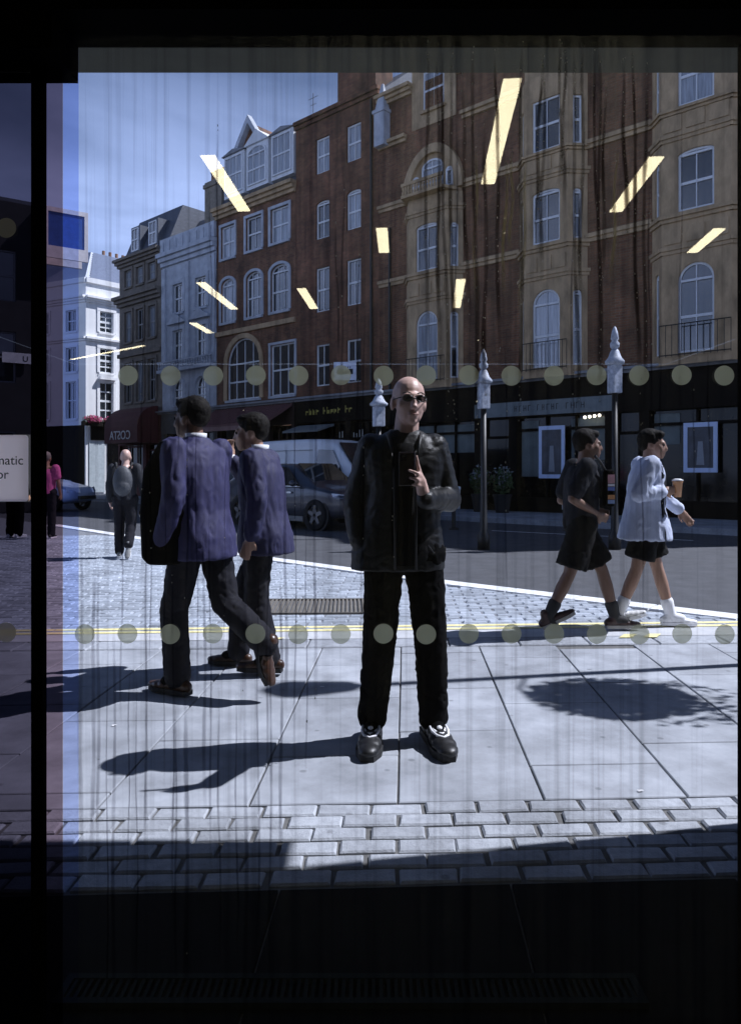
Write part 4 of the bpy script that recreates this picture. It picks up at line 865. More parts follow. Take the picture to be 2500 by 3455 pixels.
for s in (-1, 1):
    quadpatch(t, 'side_window', carglass, [(.7, s*.99, 1.4), (1.75, s*.985, 1.36), (1.3, s*.88, 1.98), (.75, s*.9, 2.0)], (0, s*.014, 0))
    for z in (1.52, 1.98): m = MB(); m.box(-2.5, .5, s*(.985 if z < 1.6 else .905)-.012, s*(.985 if z < 1.6 else .905)+.012, z, z+.02); m.build('panel_seam', pm('van_grey', (.35, .37, .4), .5), t)
    m = MB(); m.box(-.5, -.485, s*.99-.012, s*.99+.012, .5, 2.0); m.build('door_seam', MATS['van_grey'], t)
    m = MB(); m.sphere((1.6, s*1.1, 1.45), (.07, .1, .14), 10, 8); m.build('wing_mirror', blackp, t, True)
    quadpatch(t, 'headlight', lampm, [(2.55, s*.6, 1.0), (2.3, s*.9, 1.05), (2.3, s*.92, .85), (2.6, s*.6, .82)], (.04, s*.03, 0))
quadpatch(t, 'windscreen', carglass, [(2.0, -.76, 1.44), (2.0, .76, 1.44), (1.36, .7, 2.16), (1.36, -.7, 2.16)], (.03, 0, .03))
# silver people carrier facing left
sv = pm('silver_paint', (.42, .44, .47), .35, .3, var=.06)
st = [(-2.1, .4, .95, 1.6, .78, .84, .7), (-2.0, .28, 1.0, 1.78, .84, .87, .72), (-.6, .26, 1.0, 1.82, .86, .88, .72), (.3, .26, 1.0, 1.78, .86, .88, .7), (1.05, .26, 1.0, 1.12, .86, .88, .74), (1.75, .3, .88, .98, .82, .84, .68), (2.05, .4, .72, .8, .7, .72, .6)]
t, rg = car('people_carrier', 'silver people carrier parked outside the maroon cafe', (-6.4, 26.0, -.03), RA+math.pi, st, sv, None, .33, None)
for x in (1.3, -1.3):
    for s in (1, -1): wheel(t, x, s*.8, .33, .2, chrome)
for s in (-1, 1):
    for P in ([(-1.8, 1.08), (-.75, 1.08), (-.75, 1.62), (-1.7, 1.62)], [(-.65, 1.08), (.05, 1.08), (.05, 1.62), (-.65, 1.62)], [(.13, 1.08), (.85, 1.08), (.35, 1.6), (.13, 1.62)]):
        quadpatch(t, 'side_window', carglass, [(x, s*(.88 if z < 1.2 else .755), z) for x, z in P], (0, s*.02, 0))
    quadpatch(t, 'headlight', lampm, [(1.95, s*.4, .86), (1.75, s*.78, .92), (1.78, s*.8, .78), (2.0, s*.42, .72)], (.04, s*.03, 0)); m = MB(); m.sphere((.85, s*.98, 1.12), (.08, .08, .08), 10, 6); m.build('wing_mirror', sv, t, True)
quadpatch(t, 'windscreen', carglass, [(1.02, -.66, 1.16), (1.02, .66, 1.16), (.36, .6, 1.72), (.36, -.6, 1.72)], (.03, 0, .03))
# pale blue saloon at the left
pb = pm('pale_blue_paint', (.40, .48, .66), .3, .2, var=.05, coat=.5)
st = [(-2.15, .4, .78, .86, .7, .76, .62), (-2.0, .28, .9, 1.0, .82, .85, .7), (-1.3, .24, .93, 1.05, .85, .88, .72), (-.7, .22, .93, 1.36, .86, .89, .62), (.3, .22, .92, 1.38, .86, .89, .62), (1.0, .22, .92, 1.0, .86, .89, .72), (1.8, .28, .8, .88, .82, .84, .68), (2.1, .4, .64, .72, .68, .7, .56)]
t, rg = car('saloon_car', 'pale blue saloon car stopped beyond the person in pink', (-12.0, 26.5, -.03), RA+.5, st, pb, None, .32, None)
for x in (1.35, -1.3):
    for s in (1, -1): wheel(t, x, s*.82, .32, .2, chrome)
for s in (-1, 1):
    quadpatch(t, 'side_window', carglass, [(-.95, s*.88, .99), (.75, s*.885, .98), (.25, s*.68, 1.32), (-.6, s*.68, 1.31)], (0, s*.02, 0))
    quadpatch(t, 'headlight', lampm, [(2.02, s*.35, .8), (1.8, s*.78, .84), (1.85, s*.8, .68), (2.08, s*.36, .64)], (.04, s*.03, .01)); m = MB(); m.sphere((.7, s*.97, 1.02), (.08, .08, .06), 10, 6); m.build('wing_mirror', pb, t, True)
quadpatch(t, 'windscreen', carglass, [(.95, -.66, 1.0), (.95, .66, 1.0), (.33, .55, 1.34), (.33, -.55, 1.34)], (.03, 0, .03)); m = MB(); m.box(2.05, 2.16, -.45, .45, .42, .54); m.build('lower_grille', blackp, t)

# ------------------------------------------------------------------ people
skin_l = pm('skin_light', (.56, .37, .31), .45, var=.08, scale=9); skin_m = pm('skin_tan', (.33, .19, .13), .5, var=.1, scale=9); skin_d = pm('skin_brown', (.16, .085, .055), .5, var=.1, scale=9)
hair_d = pm('dark_hair', (.008, .0065, .006), .75, var=.5, scale=40, bump=.5, spec=.15)
def lerp(a, b, t): return Vector(a)*(1-t)+Vector(b)*t
def headpts(m, c, rot):
    def e(p, r): m.sphere(Vector(c)+rot @ Vector(p), r, 16, 12, rot)
    e((0, .018, .035), (.080, .098, .092)); e((0, -.028, -.03), (.068, .072, .085)); e((0, -.04, -.072), (.054, .052, .046)); e((0, -.072, -.1), (.024, .024, .02))
    e((0, -.085, .022), (.052, .016, .014)); e((0, -.098, -.02), (.012, .022, .034)); e((0, -.112, -.036), (.017, .016, .013)); e((0, -.092, -.066), (.026, .014, .008)); e((0, -.09, -.08), (.023, .014, .008))
    for s in (-1, 1): e((s*.08, .012, -.012), (.011, .024, .035)); e((s*.046, -.058, -.022), (.024, .022, .026))
def handpts(m, w, d, nrm, curl=.5, side=1, spread=1.0, length=1.0):
    d = Vector(d).normalized(); nrm = (Vector(nrm)-d*Vector(nrm).dot(d)).normalized(); sd = d.cross(nrm)*side
    w = Vector(w); rot = Matrix((sd, d, nrm)).transposed(); m.sphere(w+d*.055, (.042, .056, .018), 12, 8, rot); m.chain([w-d*.03, w+d*.03], [.028, .03], 8)
    for k, (o, ln) in enumerate(((-.030, .060), (-.011, .074), (.010, .079), (.030, .070))):
        ln *= length; b0 = w+d*.095+sd*o*1.0; a = curl; p1 = b0+(d*math.cos(a*.6)+nrm*math.sin(a*.6))*ln*.45+sd*o*.12*spread; p2 = p1+(d*math.cos(a*1.5)+nrm*math.sin(a*1.5))*ln*.32; p3 = p2+(d*math.cos(a*2.2)+nrm*math.sin(a*2.2))*ln*.25
        m.chain([w+d*.05+sd*o*.8, b0, p1, p2, p3], [.011, .0105, .0092, .0085, .007], 8)
    t0 = w+d*.03+sd*.036; t1 = t0+(d*.75+sd*.55+nrm*.35).normalized()*.042; t2 = t1+(d*.95+sd*.1+nrm*.4).normalized()*.034
    m.chain([t0, t1, t2], [.014, .0115, .009], 8)
def shoe(par, an, toe, mat, sole, size=1.0, up=None, nm='shoe', vox=.008):
    f = (Vector(toe)-Vector(an)); 
    u = Vector(up) if up else Vector((0, 0, 1)); f = (f-u*f.dot(u)).normalized(); sdv = f.cross(u); rot = Matrix((sdv, f, u)).transposed(); o = Vector(an)-u*.075*size
    def P(x, y, z): return o+rot @ (Vector((x, y, z))*size)
    m = MB()
    for y, rx, rz, z in ((-.055, .036, .04, .045), (-.01, .038, .045, .05), (.05, .041, .038, .045), (.1, .046, .032, .038), (.14, .047, .027, .034), (.18, .04, .023, .03)): m.sphere(P(0, y, z), tuple(q*size for q in (rx, .05, rz)), 12, 8, rot)
    m.chain([P(0, -.02, .05), P(0, -.015, .11)], [.042*size, .041*size])
    me = remeshed(m, vox, 3); s = link(nm, me, mat, par, True)
    q = MB(); ol = [(-.032, -.085), (.032, -.085), (.036, -.02), (.036, .05), (.046, .11), (.045, .16), (.025, .215), (-.02, .215), (-.043, .16), (-.045, .11), (-.036, .05), (-.036, -.02)]
    q.loft([[P(x*1.03, y, -.002) for x, y in ol], [P(x*1.06, y, .026) for x, y in ol]]); q.build('sole', sole, s); return s
BASE = dict(pelvis=(0, 0, .96), chest=(0, 0, 1.28), neck=(0, .015, 1.46), head=(0, -.02, 1.625), shL=(.185, .01, 1.425), shR=(-.185, .01, 1.425), elL=(.24, .02, 1.14), elR=(-.24, .02, 1.14), wrL=(.25, -.07, .9), wrR=(-.25, -.07, .9),
            hipL=(.09, 0, .93), hipR=(-.09, 0, .93), knL=(.1, -.02, .5), knR=(-.1, -.02, .5), anL=(.1, .02, .085), anR=(-.1, .02, .085), toL=(.12, -.18, .03), toR=(-.12, -.18, .03))
def person(label, loc, rz, H, pose, skin, hair=None, top=None, bottom=None, shoes=None, vox=.011, headrot=(0, 0, 0), hands={}, socks=None, bald=False, hips=1.0, shoesize=1.0):
    k = H/1.75; J = {a: Vector(pose.get(a, BASE[a]))*k for a in BASE}; t = thing('person', label, 'person', loc, rz)
    hr = Matrix.Rotation(headrot[2], 3, 'Z') @ Matrix.Rotation(headrot[0], 3, 'X') @ Matrix.Rotation(headrot[1], 3, 'Y')
    m = MB(); headpts(m, J['head'], hr); m.chain([J['neck']-Vector((0, 0, .06)), J['head']+hr @ Vector((0, .02, -.06))], [.066, .058])
    m.chain([J['neck']-Vector((0, 0, .05)), J['chest'], lerp(J['chest'], J['pelvis'], .6), J['pelvis']], [.075, .115, .105, .115])
    for s in 'LR':
        m.chain([J['neck']-Vector((0, 0, .05)), J['sh'+s]], [.05, .05]); m.chain([J['sh'+s], lerp(J['sh'+s], J['el'+s], .5), J['el'+s], lerp(J['el'+s], J['wr'+s], .3), J['wr'+s]], [.05, .046, .037, .039, .026])
        m.chain([J['hip'+s], lerp(J['hip'+s], J['kn'+s], .4), J['kn'+s], lerp(J['kn'+s], J['an'+s], .33), J['an'+s]], [.082, .074, .052, .056, .034]); m.chain([J['an'+s], lerp(J['an'+s], J['to'+s], .5)], [.034, .022])
        h = hands.get(s, {})
        if 'custom' in h:
            for c_, r_ in h['custom']: m.chain(c_, r_, 8)
            continue
        d = h.get('d') or (J['wr'+s]-J['el'+s]).normalized()+Vector((0, -.15, 0)); handpts(m, J['wr'+s], d, h.get('n', (-1 if s == 'L' else 1, -.2, 0)), h.get('curl', .5), h.get('side', 1 if s == 'L' else -1), length=h.get('len', 1))
    body = link('body', remeshed(m, vox, 3), skin, t, True)
    for s in (-1, 1): q = MB(); q.sphere(J['head']+hr @ Vector((s*.031, -.088, .003)), .0105, 8, 6); q.build('eye', charcoal, body, True)
    if hair and not bald:
        q = MB()
        for p, r_ in (((0, .03, .05), (.087, .104, .092)), ((0, .062, .02), (.078, .062, .075)), ((0, -.03, .092), (.066, .062, .036))): q.sphere(J['head']+hr @ Vector(p), r_, 16, 12, hr)
        for s in (-1, 1): q.sphere(J['head']+hr @ Vector((s*.074, .005, .03)), (.014, .025, .05), 8, 6, hr)
        link('hair', remeshed(q, max(vox*.8, .008), 2, (.004, (40, 40, 40))), hair, body, True)
    if bottom:
        m = MB(); mat, hem, rt, rk, ra = bottom
        m.chain([J['pelvis']+Vector((0, 0, .06)), J['pelvis']], [.135*hips, .14*hips])
        for s in 'LR':
            m.chain([J['pelvis'], J['hip'+s]], [.12*hips, .115*hips])
            if hem is None:
                a_ = J['an'+s]+(J['kn'+s]-J['an'+s])*.04; m.chain([J['hip'+s], lerp(J['hip'+s], J['kn'+s], .5), J['kn'+s], lerp(J['kn'+s], a_, .5), a_], [rt, (rt+rk)/2, rk, (rk+ra)/2, ra])
            else:
                e = lerp(J['hip'+s], J['kn'+s], hem); d_ = J['kn'+s]-J['hip'+s]; m.sphere(J['hip'+s], rt*.98, 12, 8); m.loft([m.ring(lerp(J['hip'+s], e, q), d_, rt+(rk-rt)*q, 16) for q in (0, .35, .7, 1)])
        link('trousers' if hem is None else 'shorts', remeshed(m, vox, 4, (.008, (9, 9, 9))), mat, t, True)
    if shoes:
        mat, sole = shoes
        for s in 'LR': shoe(t, J['an'+s], J['to'+s], mat, sole, k*shoesize, up=pose.get('up'+s), vox=max(.008, vox*.8))
    if socks:
        for s in 'LR': q = MB(); q.chain([lerp(J['an'+s], J['to'+s], .4), J['an'+s], lerp(J['an'+s], J['kn'+s], .3)], [.041, .043, .05 if socks is black_cloth else .056]); link('sock', remeshed(q, .009, 2), socks, t, True)
    return t, J, hr, body
def jacket(par, J, mat, rings, sleeves, vox=.011, folds=(.007, (10, 10, 7)), name='jacket', collar=None):
    """rings: (z, rx, ry, cx, cy); sleeves: {side: (points, radii)}"""
    m = MB(); n = 24; rr = []
    for z, rx, ry, cx, cy in rings: rr.append([(cx+rx*math.copysign(abs(math.cos(2*math.pi*i/n))**.85, math.cos(2*math.pi*i/n)), cy+ry*math.copysign(abs(math.sin(2*math.pi*i/n))**.85, math.sin(2*math.pi*i/n)), z) for i in range(n)])
    m.loft(rr)
    for pts, rs in sleeves: m.chain(pts, rs)
    if collar: m.chain(*collar)
    return link(name, remeshed(m, vox, 4, folds), mat, par, True)

# --- the man photographing with his phone
leather = pm('black_leather', (.006, .006, .0065), .46, var=.3, scale=30, bump=.22, bscale=90, spec=.35); black_cloth = pm('black_cloth', (.005, .005, .0055), .95, var=.2, spec=.05)
pose = dict(pelvis=(.0, 0, .93), chest=(0, .0, 1.27), neck=(.005, .01, 1.445), head=(.022, -.035, 1.61), shL=(.142, .0, 1.395), shR=(-.152, .01, 1.395), elL=(.215, .03, 1.15), wrL=(.083, -.29, 1.163), elR=(-.228, .03, 1.13), wrR=(-.205, -.03, .96),
            hipL=(.09, 0, .9), hipR=(-.09, 0, .9), knL=(.125, -.01, .49), knR=(-.115, -.01, .49), anL=(.143, .03, .097), anR=(-.15, .03, .097), toL=(.18, -.17, .03), toR=(-.165, -.18, .03))
man, J, hr, body = person('bald man in black leather jacket and glasses holding up a phone', (.165, 3.66, 0), 0, 1.83, pose, skin_l, None, None, (black_cloth, None, .098, .078, .07), (pm('black_shoe', (.012, .012, .013), .45), charcoal), .0062, (-.03, .04, .2), dict(L=dict(custom=[([(.085, -.30, 1.215), (.07, -.325, 1.255), (.06, -.338, 1.30), (.057, -.343, 1.325)], [.027, .030, .026, .016]),
     ([(.066, -.33, 1.25), (.06, -.35, 1.275), (.044, -.372, 1.281), (.022, -.369, 1.284)], [.018, .011, .0085, .007]), ([(.064, -.335, 1.28), (.058, -.352, 1.297), (.043, -.376, 1.306), (.012, -.370, 1.314)], [.018, .0115, .009, .0075]),
     ([(.06, -.34, 1.3), (.056, -.352, 1.318), (.042, -.375, 1.335), (.006, -.369, 1.348)], [.018, .0115, .009, .0075]), ([(.058, -.34, 1.315), (.052, -.347, 1.35), (.044, -.354, 1.385), (.041, -.358, 1.41)], [.016, .011, .0088, .0072]),
     ([(.06, -.32, 1.27), (.035, -.322, 1.31), (.02, -.331, 1.34)], [.016, .012, .009])]), R=dict(custom=[([(-.21, -.031, .98), (-.19, -.03, .935)], [.028, .03])]+[([(-.19, -.03, .93), (-.20+.011*i, -.045, .91), (-.195+.011*i, -.035, .90)], [.011, .010, .009]) for i in range(5)])), bald=True, socks=black_cloth, shoesize=1.27)
k = 1.83/1.75
jr = [(.83, .232, .13, -.032, .0), (.92, .228, .13, -.028, 0), (1.05, .195, .122, -.015, .0), (1.2, .18, .125, 0, .0), (1.33, .205, .12, 0, .0), (1.395, .212, .108, 0, .005), (1.44, .17, .09, .0, .01), (1.465, .11, .08, .005, .012), (1.485, .075, .07, .005, .015)]
jk = jacket(man, J, leather, [(z*k*.995, a, b_, c, d) for z, a, b_, c, d in jr], [([J['shL'], lerp(J['shL'], J['elL'], .5), J['elL'], lerp(J['elL'], J['wrL'], .5), lerp(J['elL'], J['wrL'], 1.02)], [.072, .066, .062, .052, .044]),
     ([J['shR'], lerp(J['shR'], J['elR'], .5), J['elR'], lerp(J['elR'], J['wrR'], .5), lerp(J['elR'], J['wrR'], .95)], [.074, .070, .066, .062, .058])], .008, (.0042, (9, 9, 15)))
# open front shows a black shirt and a strip of skin at the neck
m = MB(); zt = 1.47; rows = [(.86, .045, -.150), (1.1, .045, -.150), (1.25, .048, -.150), (1.34, .05, -.142), (1.39, .045, -.125), (1.42, .035, -.108)]
m.loft([[(x-.0, y-(.004 if abs(x) < w*.6 else 0), z*k*.995) for x, y in ((-w, dy), (-w*.4, dy-.012), (w*.4, dy-.012), (w, dy), (w, dy+.05), (-w, dy+.05))] for z, w, dy in rows]); m.build('shirt', black_cloth, man, True)
for s in (-1, 1):
    m = MB(); m.tube([(s*.05, -.160, .877), (s*.05, -.162, 1.17), (s*.054, -.157, 1.345), (s*.064, -.127, 1.458), (s*.078, -.05, 1.522), (s*.06, .05, 1.542)], [.006, .006, .006, .008, .012, .014], 8); m.build('jacket_edge', leather, jk, True)
m = MB(); m.tube([(.11, -.132, .99), (.14, -.122, .95)], .0025, 6); m.build('pocket_zip', iron, jk)
# glasses
Hc = J['head']; gm = pm('glasses_black', (.006, .006, .006), .3)
def HP(x, y, z): return Hc+hr @ Vector((x, y, z))
m = MB()
for s in (-1, 1):
    m.tube([HP(s*.033+.024*math.cos(a*.5236), -.108+abs(s*.033+.024*math.cos(a*.5236))*.12, .004+.015*math.sin(a*.5236)) for a in range(13)], .0028, 6); m.tube([HP(s*.06, -.1, .008), HP(s*.08, -.03, .006), HP(s*.083, .012, .002)], .0026, 6)
m.tube([HP(-.009, -.112, .004), HP(.009, -.112, .004)], .0025, 6); gl = m.build('glasses', gm, man, True)
for s in (-1, 1):
    m = MB(); m.prism([HP(s*.033+.023*math.cos(a*.5236), -.106+abs(s*.033+.023*math.cos(a*.5236))*.12, .004+.014*math.sin(a*.5236)) for a in range(12)], (0, .001, 0)); m.build('lens', (MATS.get('tinted_lens') or clearmat('tinted_lens', (.28, .28, .3), .07)), gl)
m = MB(); m.tube([HP(-.026, -.094, -.072), HP(-.01, -.108, -.071), HP(0, -.109, -.0725), HP(.01, -.108, -.071), HP(.026, -.094, -.072)], [.002, .003, .003, .003, .002], 6); m.build('mouth', pm('lip_brown', (.16, .06, .05), .6), body, True)  # thin reddish-brown tube along the lips
for s in (-1, 1): m = MB(); m.tube([HP(s*.014, -.104, .028), HP(s*.034, -.102, .034), HP(s*.055, -.086, .028)], [.003, .004, .0025], 6); m.build('eyebrow', pm('grey_brow', (.09, .075, .065), .8), body, True)
# white flashes on the shoes
wf = pm('shoe_white', (.8, .8, .82), .5)
for s in 'LR':
    an, to = J['an'+s], J['to'+s]; f = (to-an); f.z = 0; f.normalize(); sd_ = Vector((-f.y, f.x, 0)); m = MB()
    def SP(x, y, z): p = an+sd_*x+f*y; return Vector((p.x, p.y, z))
    for r_, dy in ((.040, 0), (.026, -.028)):
        m.tube([SP(-r_, .075, .098), SP(-r_*1.02, .115+dy*.5, .090), SP(-r_*.7, .165+dy, .084), SP(0, .188+dy, .0815-dy*.3), SP(r_*.7, .165+dy, .084), SP(r_*1.02, .115+dy*.5, .090), SP(r_, .075, .098)], .0065, 6)
    m.sphere(SP(0, .095, .100), (.016, .032, .010), 10, 6, Matrix((sd_, f, Vector((0, 0, 1)))).transposed()); m.build('shoe_flash', wf, man, True)
# the phone, back towards the glass
ph = thing('phone', 'dark phone held upright in front of the chest of the man in leather', 'phone', (.163, 3.315, 1.354), .06)
m = MB(); m.box(-.0365, .0365, -.004, .004, -.076, .076); bevel(m.build('case', pm('phone_case', (.012, .007, .009), .25, spec=.6), ph), .0035, 3)
m = MB(); m.box(-.031, -.003, -.0065, -.0042, .035, .068); bevel(m.build('camera_plate', pm('phone_plate', (.02, .015, .017), .15), ph), .002)
for x, z in ((-.024, .059), (-.010, .059), (-.024, .044)): m = MB(); m.lathe([(.0055, 0), (.0055, .002)], n=12); me = m.mesh('l'); [setattr(v, 'co', Vector((x+v.co.x, -.0068-v.co.z, z+v.co.y))) for v in me.vertices]; link('camera_lens', me, carglass, ph)
m = MB(); m.box(-.034, .034, -.0015, .0015, .0762, .0772); m.build('metal_edge', chrome, ph)

# --- two men in blue blazers
blazer = pm('blue_blazer', (.021, .020, .078), .75, var=.2, scale=12, bump=.1); blazer2 = pm('navy_blazer', (.016, .016, .062), .75, var=.2, scale=12, bump=.1)
navy = pm('navy_trousers', (.012, .012, .017), .85, spec=.2); brown_shoe = pm('brown_leather_shoe', (.05, .022, .012), .35, var=.3)
pose = dict(pelvis=(0, 0, .95), chest=(0, -.03, 1.28), neck=(0, -.045, 1.455), head=(0, -.09, 1.61), shL=(.185, -.03, 1.42), shR=(-.185, -.03, 1.42), elL=(.235, .02, 1.15), wrL=(.235, -.07, .91), elR=(-.24, -.12, 1.16), wrR=(-.22, -.22, .96),
            hipL=(.09, 0, .93), hipR=(-.09, 0, .93), knL=(.09, -.13, .5), anL=(.09, -.10, .085), toL=(.1, -.32, .03), knR=(-.09, .10, .53), anR=(-.09, .42, .32), toR=(-.09, .37, .08), upR=(0, .93, .36))
w1, J, hr, body = person('dark haired man in vivid blue blazer walking with a long black bag', (-1.02, 4.47, 0), R(-122), 1.81, pose, skin_d, hair_d, None, (navy, None, .105, .082, .075), (brown_shoe, charcoal), .010, (0, 0, .15), dict(L=dict(curl=.6)), socks=black_cloth)
k = 1.81/1.75
jr = [(.80, .205, .18, 0, .01), (.92, .205, .175, 0, .005), (1.08, .185, .14, 0, -.01), (1.22, .195, .145, 0, -.02), (1.34, .205, .14, 0, -.03), (1.42, .185, .115, 0, -.035), (1.47, .10, .085, 0, -.04), (1.495, .07, .07, 0, -.045)]
jacket(w1, J, blazer, [(z*k, a, b_, c, d) for z, a, b_, c, d in jr], [([J['sh'+s], lerp(J['sh'+s], J['el'+s], .5), J['el'+s], lerp(J['el'+s], J['wr'+s], .95)], [.08, .072, .064, .052]) for s in 'LR'], .010, (.008, (10, 10, 4)), 'blazer')
m = MB(); m.lathe([(.063, 0), (.066, .035), (.06, .036)], tuple(J['neck']+Vector((0, 0, .035))), 18); m.build('shirt_collar', pm('white_shirt', (.75, .76, .8), .7), w1, True)
bagp = Vector((-1.02, 4.47, 0)); t = thing('garment_bag', 'long black bag hanging beside the man in vivid blue blazer', 'bag', (-1.21, 4.33, .80), R(-95))
m = MB(); n = 5
pr = [(.09, 0), (.13, .04), (.14, .3), (.12, .55), (.07, .72)]
m.loft([[(.055*math.cos(2*math.pi*i/20), w*math.copysign(abs(math.sin(2*math.pi*i/20))**.6, math.sin(2*math.pi*i/20))+sh, z) for i in range(20)] for (w, z), sh in zip(pr, (0, 0, .0, -.0, .05))]); bevel(m.build('bag_body', black_cloth, t, True), .01)
m = MB(); m.tube([(0, .05, .70), (-.0, .07, .76), (-.0, .03, .76), (0, .02, .70)], .010, 6); m.build('handle', black_cloth, t)
pose = dict(pelvis=(0, 0, .95), chest=(0, -.02, 1.27), neck=(0, -.04, 1.445), head=(0, -.10, 1.595), shL=(.18, -.03, 1.41), shR=(-.18, -.03, 1.41), elL=(.235, .03, 1.15), wrL=(.23, -.02, .91), elR=(-.22, -.15, 1.2), wrR=(-.12, -.28, 1.42),
            knL=(.09, -.03, .50), anL=(.09, .06, .10), toL=(.1, -.12, .03), knR=(-.09, -.18, .52), anR=(-.09, -.22, .085), toR=(-.1, -.43, .03))
w2, J, hr, body = person('man in navy blazer raising a hand, walking beyond the vivid blue blazer', (-.71, 4.98, 0), R(-100), 1.76, pose, skin_m, hair_d, None, (navy, None, .1, .08, .074), (brown_shoe, charcoal), .011, (.05, 0, .1), dict(R=dict(d=(0, -.2, 1), n=(.5, .5, 0), curl=.9)), socks=black_cloth)
jacket(w2, J, blazer2, [(z, a, b_, c, d) for z, a, b_, c, d in jr], [([J['sh'+s], lerp(J['sh'+s], J['el'+s], .5), J['el'+s], lerp(J['el'+s], J['wr'+s], .9)], [.08, .072, .064, .052]) for s in 'LR'], .011, (.008, (10, 10, 4)), 'blazer')
m = MB(); m.lathe([(.063, 0), (.067, .045), (.06, .046)], tuple(J['neck']+Vector((0, 0, .025))), 18); m.build('shirt_collar', MATS['white_shirt'], w2, True)
m = MB(); m.chain([lerp(J['elR'], J['wrR'], .86), lerp(J['elR'], J['wrR'], .99)], [.046, .042]); m.build('shirt_cuff', MATS['white_shirt'], w2, True)

# --- two people striding right along the kerb
tee = pm('black_tee', (.012, .013, .018), .85, spec=.2); shorts_m = pm('black_shorts', (.006, .006, .007), .9, spec=.15)
pose = dict(pelvis=(0, 0, .95), chest=(0, -.01, 1.28), neck=(0, -.03, 1.45), head=(0, -.07, 1.61), shL=(.18, 0, 1.42), shR=(-.18, 0, 1.42), elL=(.22, .10, 1.13), wrL=(.1, -.14, 1.05), elR=(-.23, .14, 1.16), wrR=(-.13, -.10, 1.03),
            knR=(-.09, .12, .52), anR=(-.09, .30, .16), toR=(-.09, .18, .03), upR=(0, .45, .89), knL=(.09, -.22, .53), anL=(.09, -.34, .10), toL=(.1, -.55, .06))
ra, J, hr, body = person('person in black tee and wide black shorts carrying a striped shoulder bag', (1.74, 6.15, 0), R(92), 1.70, pose, skin_d, hair_d, None, (shorts_m, .86, .112, .128, .1), (pm('dark_trainer', (.04, .018, .018), .5), pm('sole_grey', (.3, .29, .27), .6)), .0115, (0, 0, .0), dict(L=dict(curl=.7), R=dict(curl=.7)), socks=charcoal)
jr2 = [(.92, .16, .13, 0, 0), (1.05, .165, .135, 0, -.005), (1.2, .175, .135, 0, -.01), (1.33, .185, .13, 0, -.015), (1.41, .165, .1, 0, -.02), (1.455, .09, .075, 0, -.03)]
jacket(ra, J, tee, [(z*.97, a, b_, c, d) for z, a, b_, c, d in jr2], [([J['sh'+s], lerp(J['sh'+s], J['el'+s], .75)], [.078, .072]) for s in 'LR'], .0115, (.007, (10, 10, 5)), 'tee_shirt')
t = thing('shoulder_bag', 'pink, blue and orange striped bag at the chest of the person in black', 'bag', (1.74+.19, 6.02, 1.06), R(92)); z = 0
m = MB(); m.box(-.05, .05, -.045, .03, 0, .30); bevel(m.build('bag_body', black_cloth, t), .02)
for c, z0, h in (((.5, .27, .3), .19, .07), ((.55, .55, .6), .165, .02), ((.10, .15, .4), .13, .03), ((.5, .24, .1), .06, .035), ((.22, .3, .5), .025, .03)):
    m = MB(); m.box(-.058, -.051, -.035, .02, z0, z0+h); m.build('stripe_panel', pm('bag_%d' % int(z0*1000), c, .7, var=.3, scale=25), t)
z = .30
m = MB(); m.tube([(0, .02, z-.01), (-.03, .07, z+.06), (-.07, .13, z+.11)], .01, 6); m.build('strap', iron, t)
pose = dict(pelvis=(0, 0, .95), chest=(0, -.01, 1.28), neck=(0, -.03, 1.45), head=(0, -.06, 1.60), shL=(.185, 0, 1.42), shR=(-.185, 0, 1.42), elL=(.24, -.14, 1.2), wrL=(.24, -.36, 1.02), elR=(-.27, .13, 1.17), wrR=(-.17, -.10, 1.2),
            knR=(-.09, .10, .52), anR=(-.09, .25, .14), toR=(-.09, .08, .03), upR=(0, .3, .95), knL=(.09, -.12, .52), anL=(.09, -.24, .09), toL=(.1, -.46, .04))
rb, J, hr, body = person('person in open pale blue shirt and black shorts carrying a drink', (2.36, 6.35, 0), R(84), 1.72, pose, skin_m, hair_d, None, (shorts_m, .76, .108, .125, .1), (pm('white_trainer', (.78, .78, .78), .5), wf), .0115, (.05, 0, -.25), dict(L=dict(curl=.35, d=(0, -.6, -.8)), R=dict(d=(.2, -.9, .1), n=(.9, .2, 0), curl=1.0)), socks=pm('white_sock', (.78, .78, .8), .8))
pale = pm('pale_blue_shirt', (.50, .55, .70), .8, var=.12, scale=10)
jr3 = [(.785, .24, .215, 0, .01), (.88, .225, .20, 0, .005), (1.05, .19, .155, 0, .01), (1.22, .195, .145, 0, 0), (1.34, .2, .135, 0, -.01), (1.42, .175, .11, 0, -.015), (1.465, .1, .08, 0, -.02), (1.49, .07, .068, 0, -.025)]
jacket(rb, J, pale, [(z*.98, a, b_, c, d) for z, a, b_, c, d in jr3], [([J['sh'+s], lerp(J['sh'+s], J['el'+s], .5), J['el'+s], lerp(J['el'+s], J['wr'+s], .92)], [.08, .07, .06, .05]) for s in 'LR'], .0115, (.010, (11, 11, 4)), 'open_shirt')
m = MB(); angs = [R(-150+i*9) for i in range(9)]
m.loft([[((rx+.014)*math.cos(a)*.98, cy+(ry+.014)*math.sin(a), z*.98) for a in angs]+[((rx-.04)*math.cos(a), cy+(ry-.04)*math.sin(a), z*.98) for a in reversed(angs)] for z, rx, ry, cx, cy in jr3[:6]]); m.build('black_top', tee, rb, True)
cup = thing('drink_cup', 'amber drink in a clear cup held by the person in pale blue', 'cup', (2.36+.21, 6.35-.15, 1.13), 0)
m = MB(); m.lathe([(.03, 0), (.04, .12), (.043, .125), (.043, .135)], n=16); m.build('cup', pm('amber_drink', (.55, .27, .12), .2, var=.2), cup, True); m = MB(); m.lathe([(.045, .136), (.045, .145), (.02, .155)], n=16); m.build('lid', wf, cup, True)

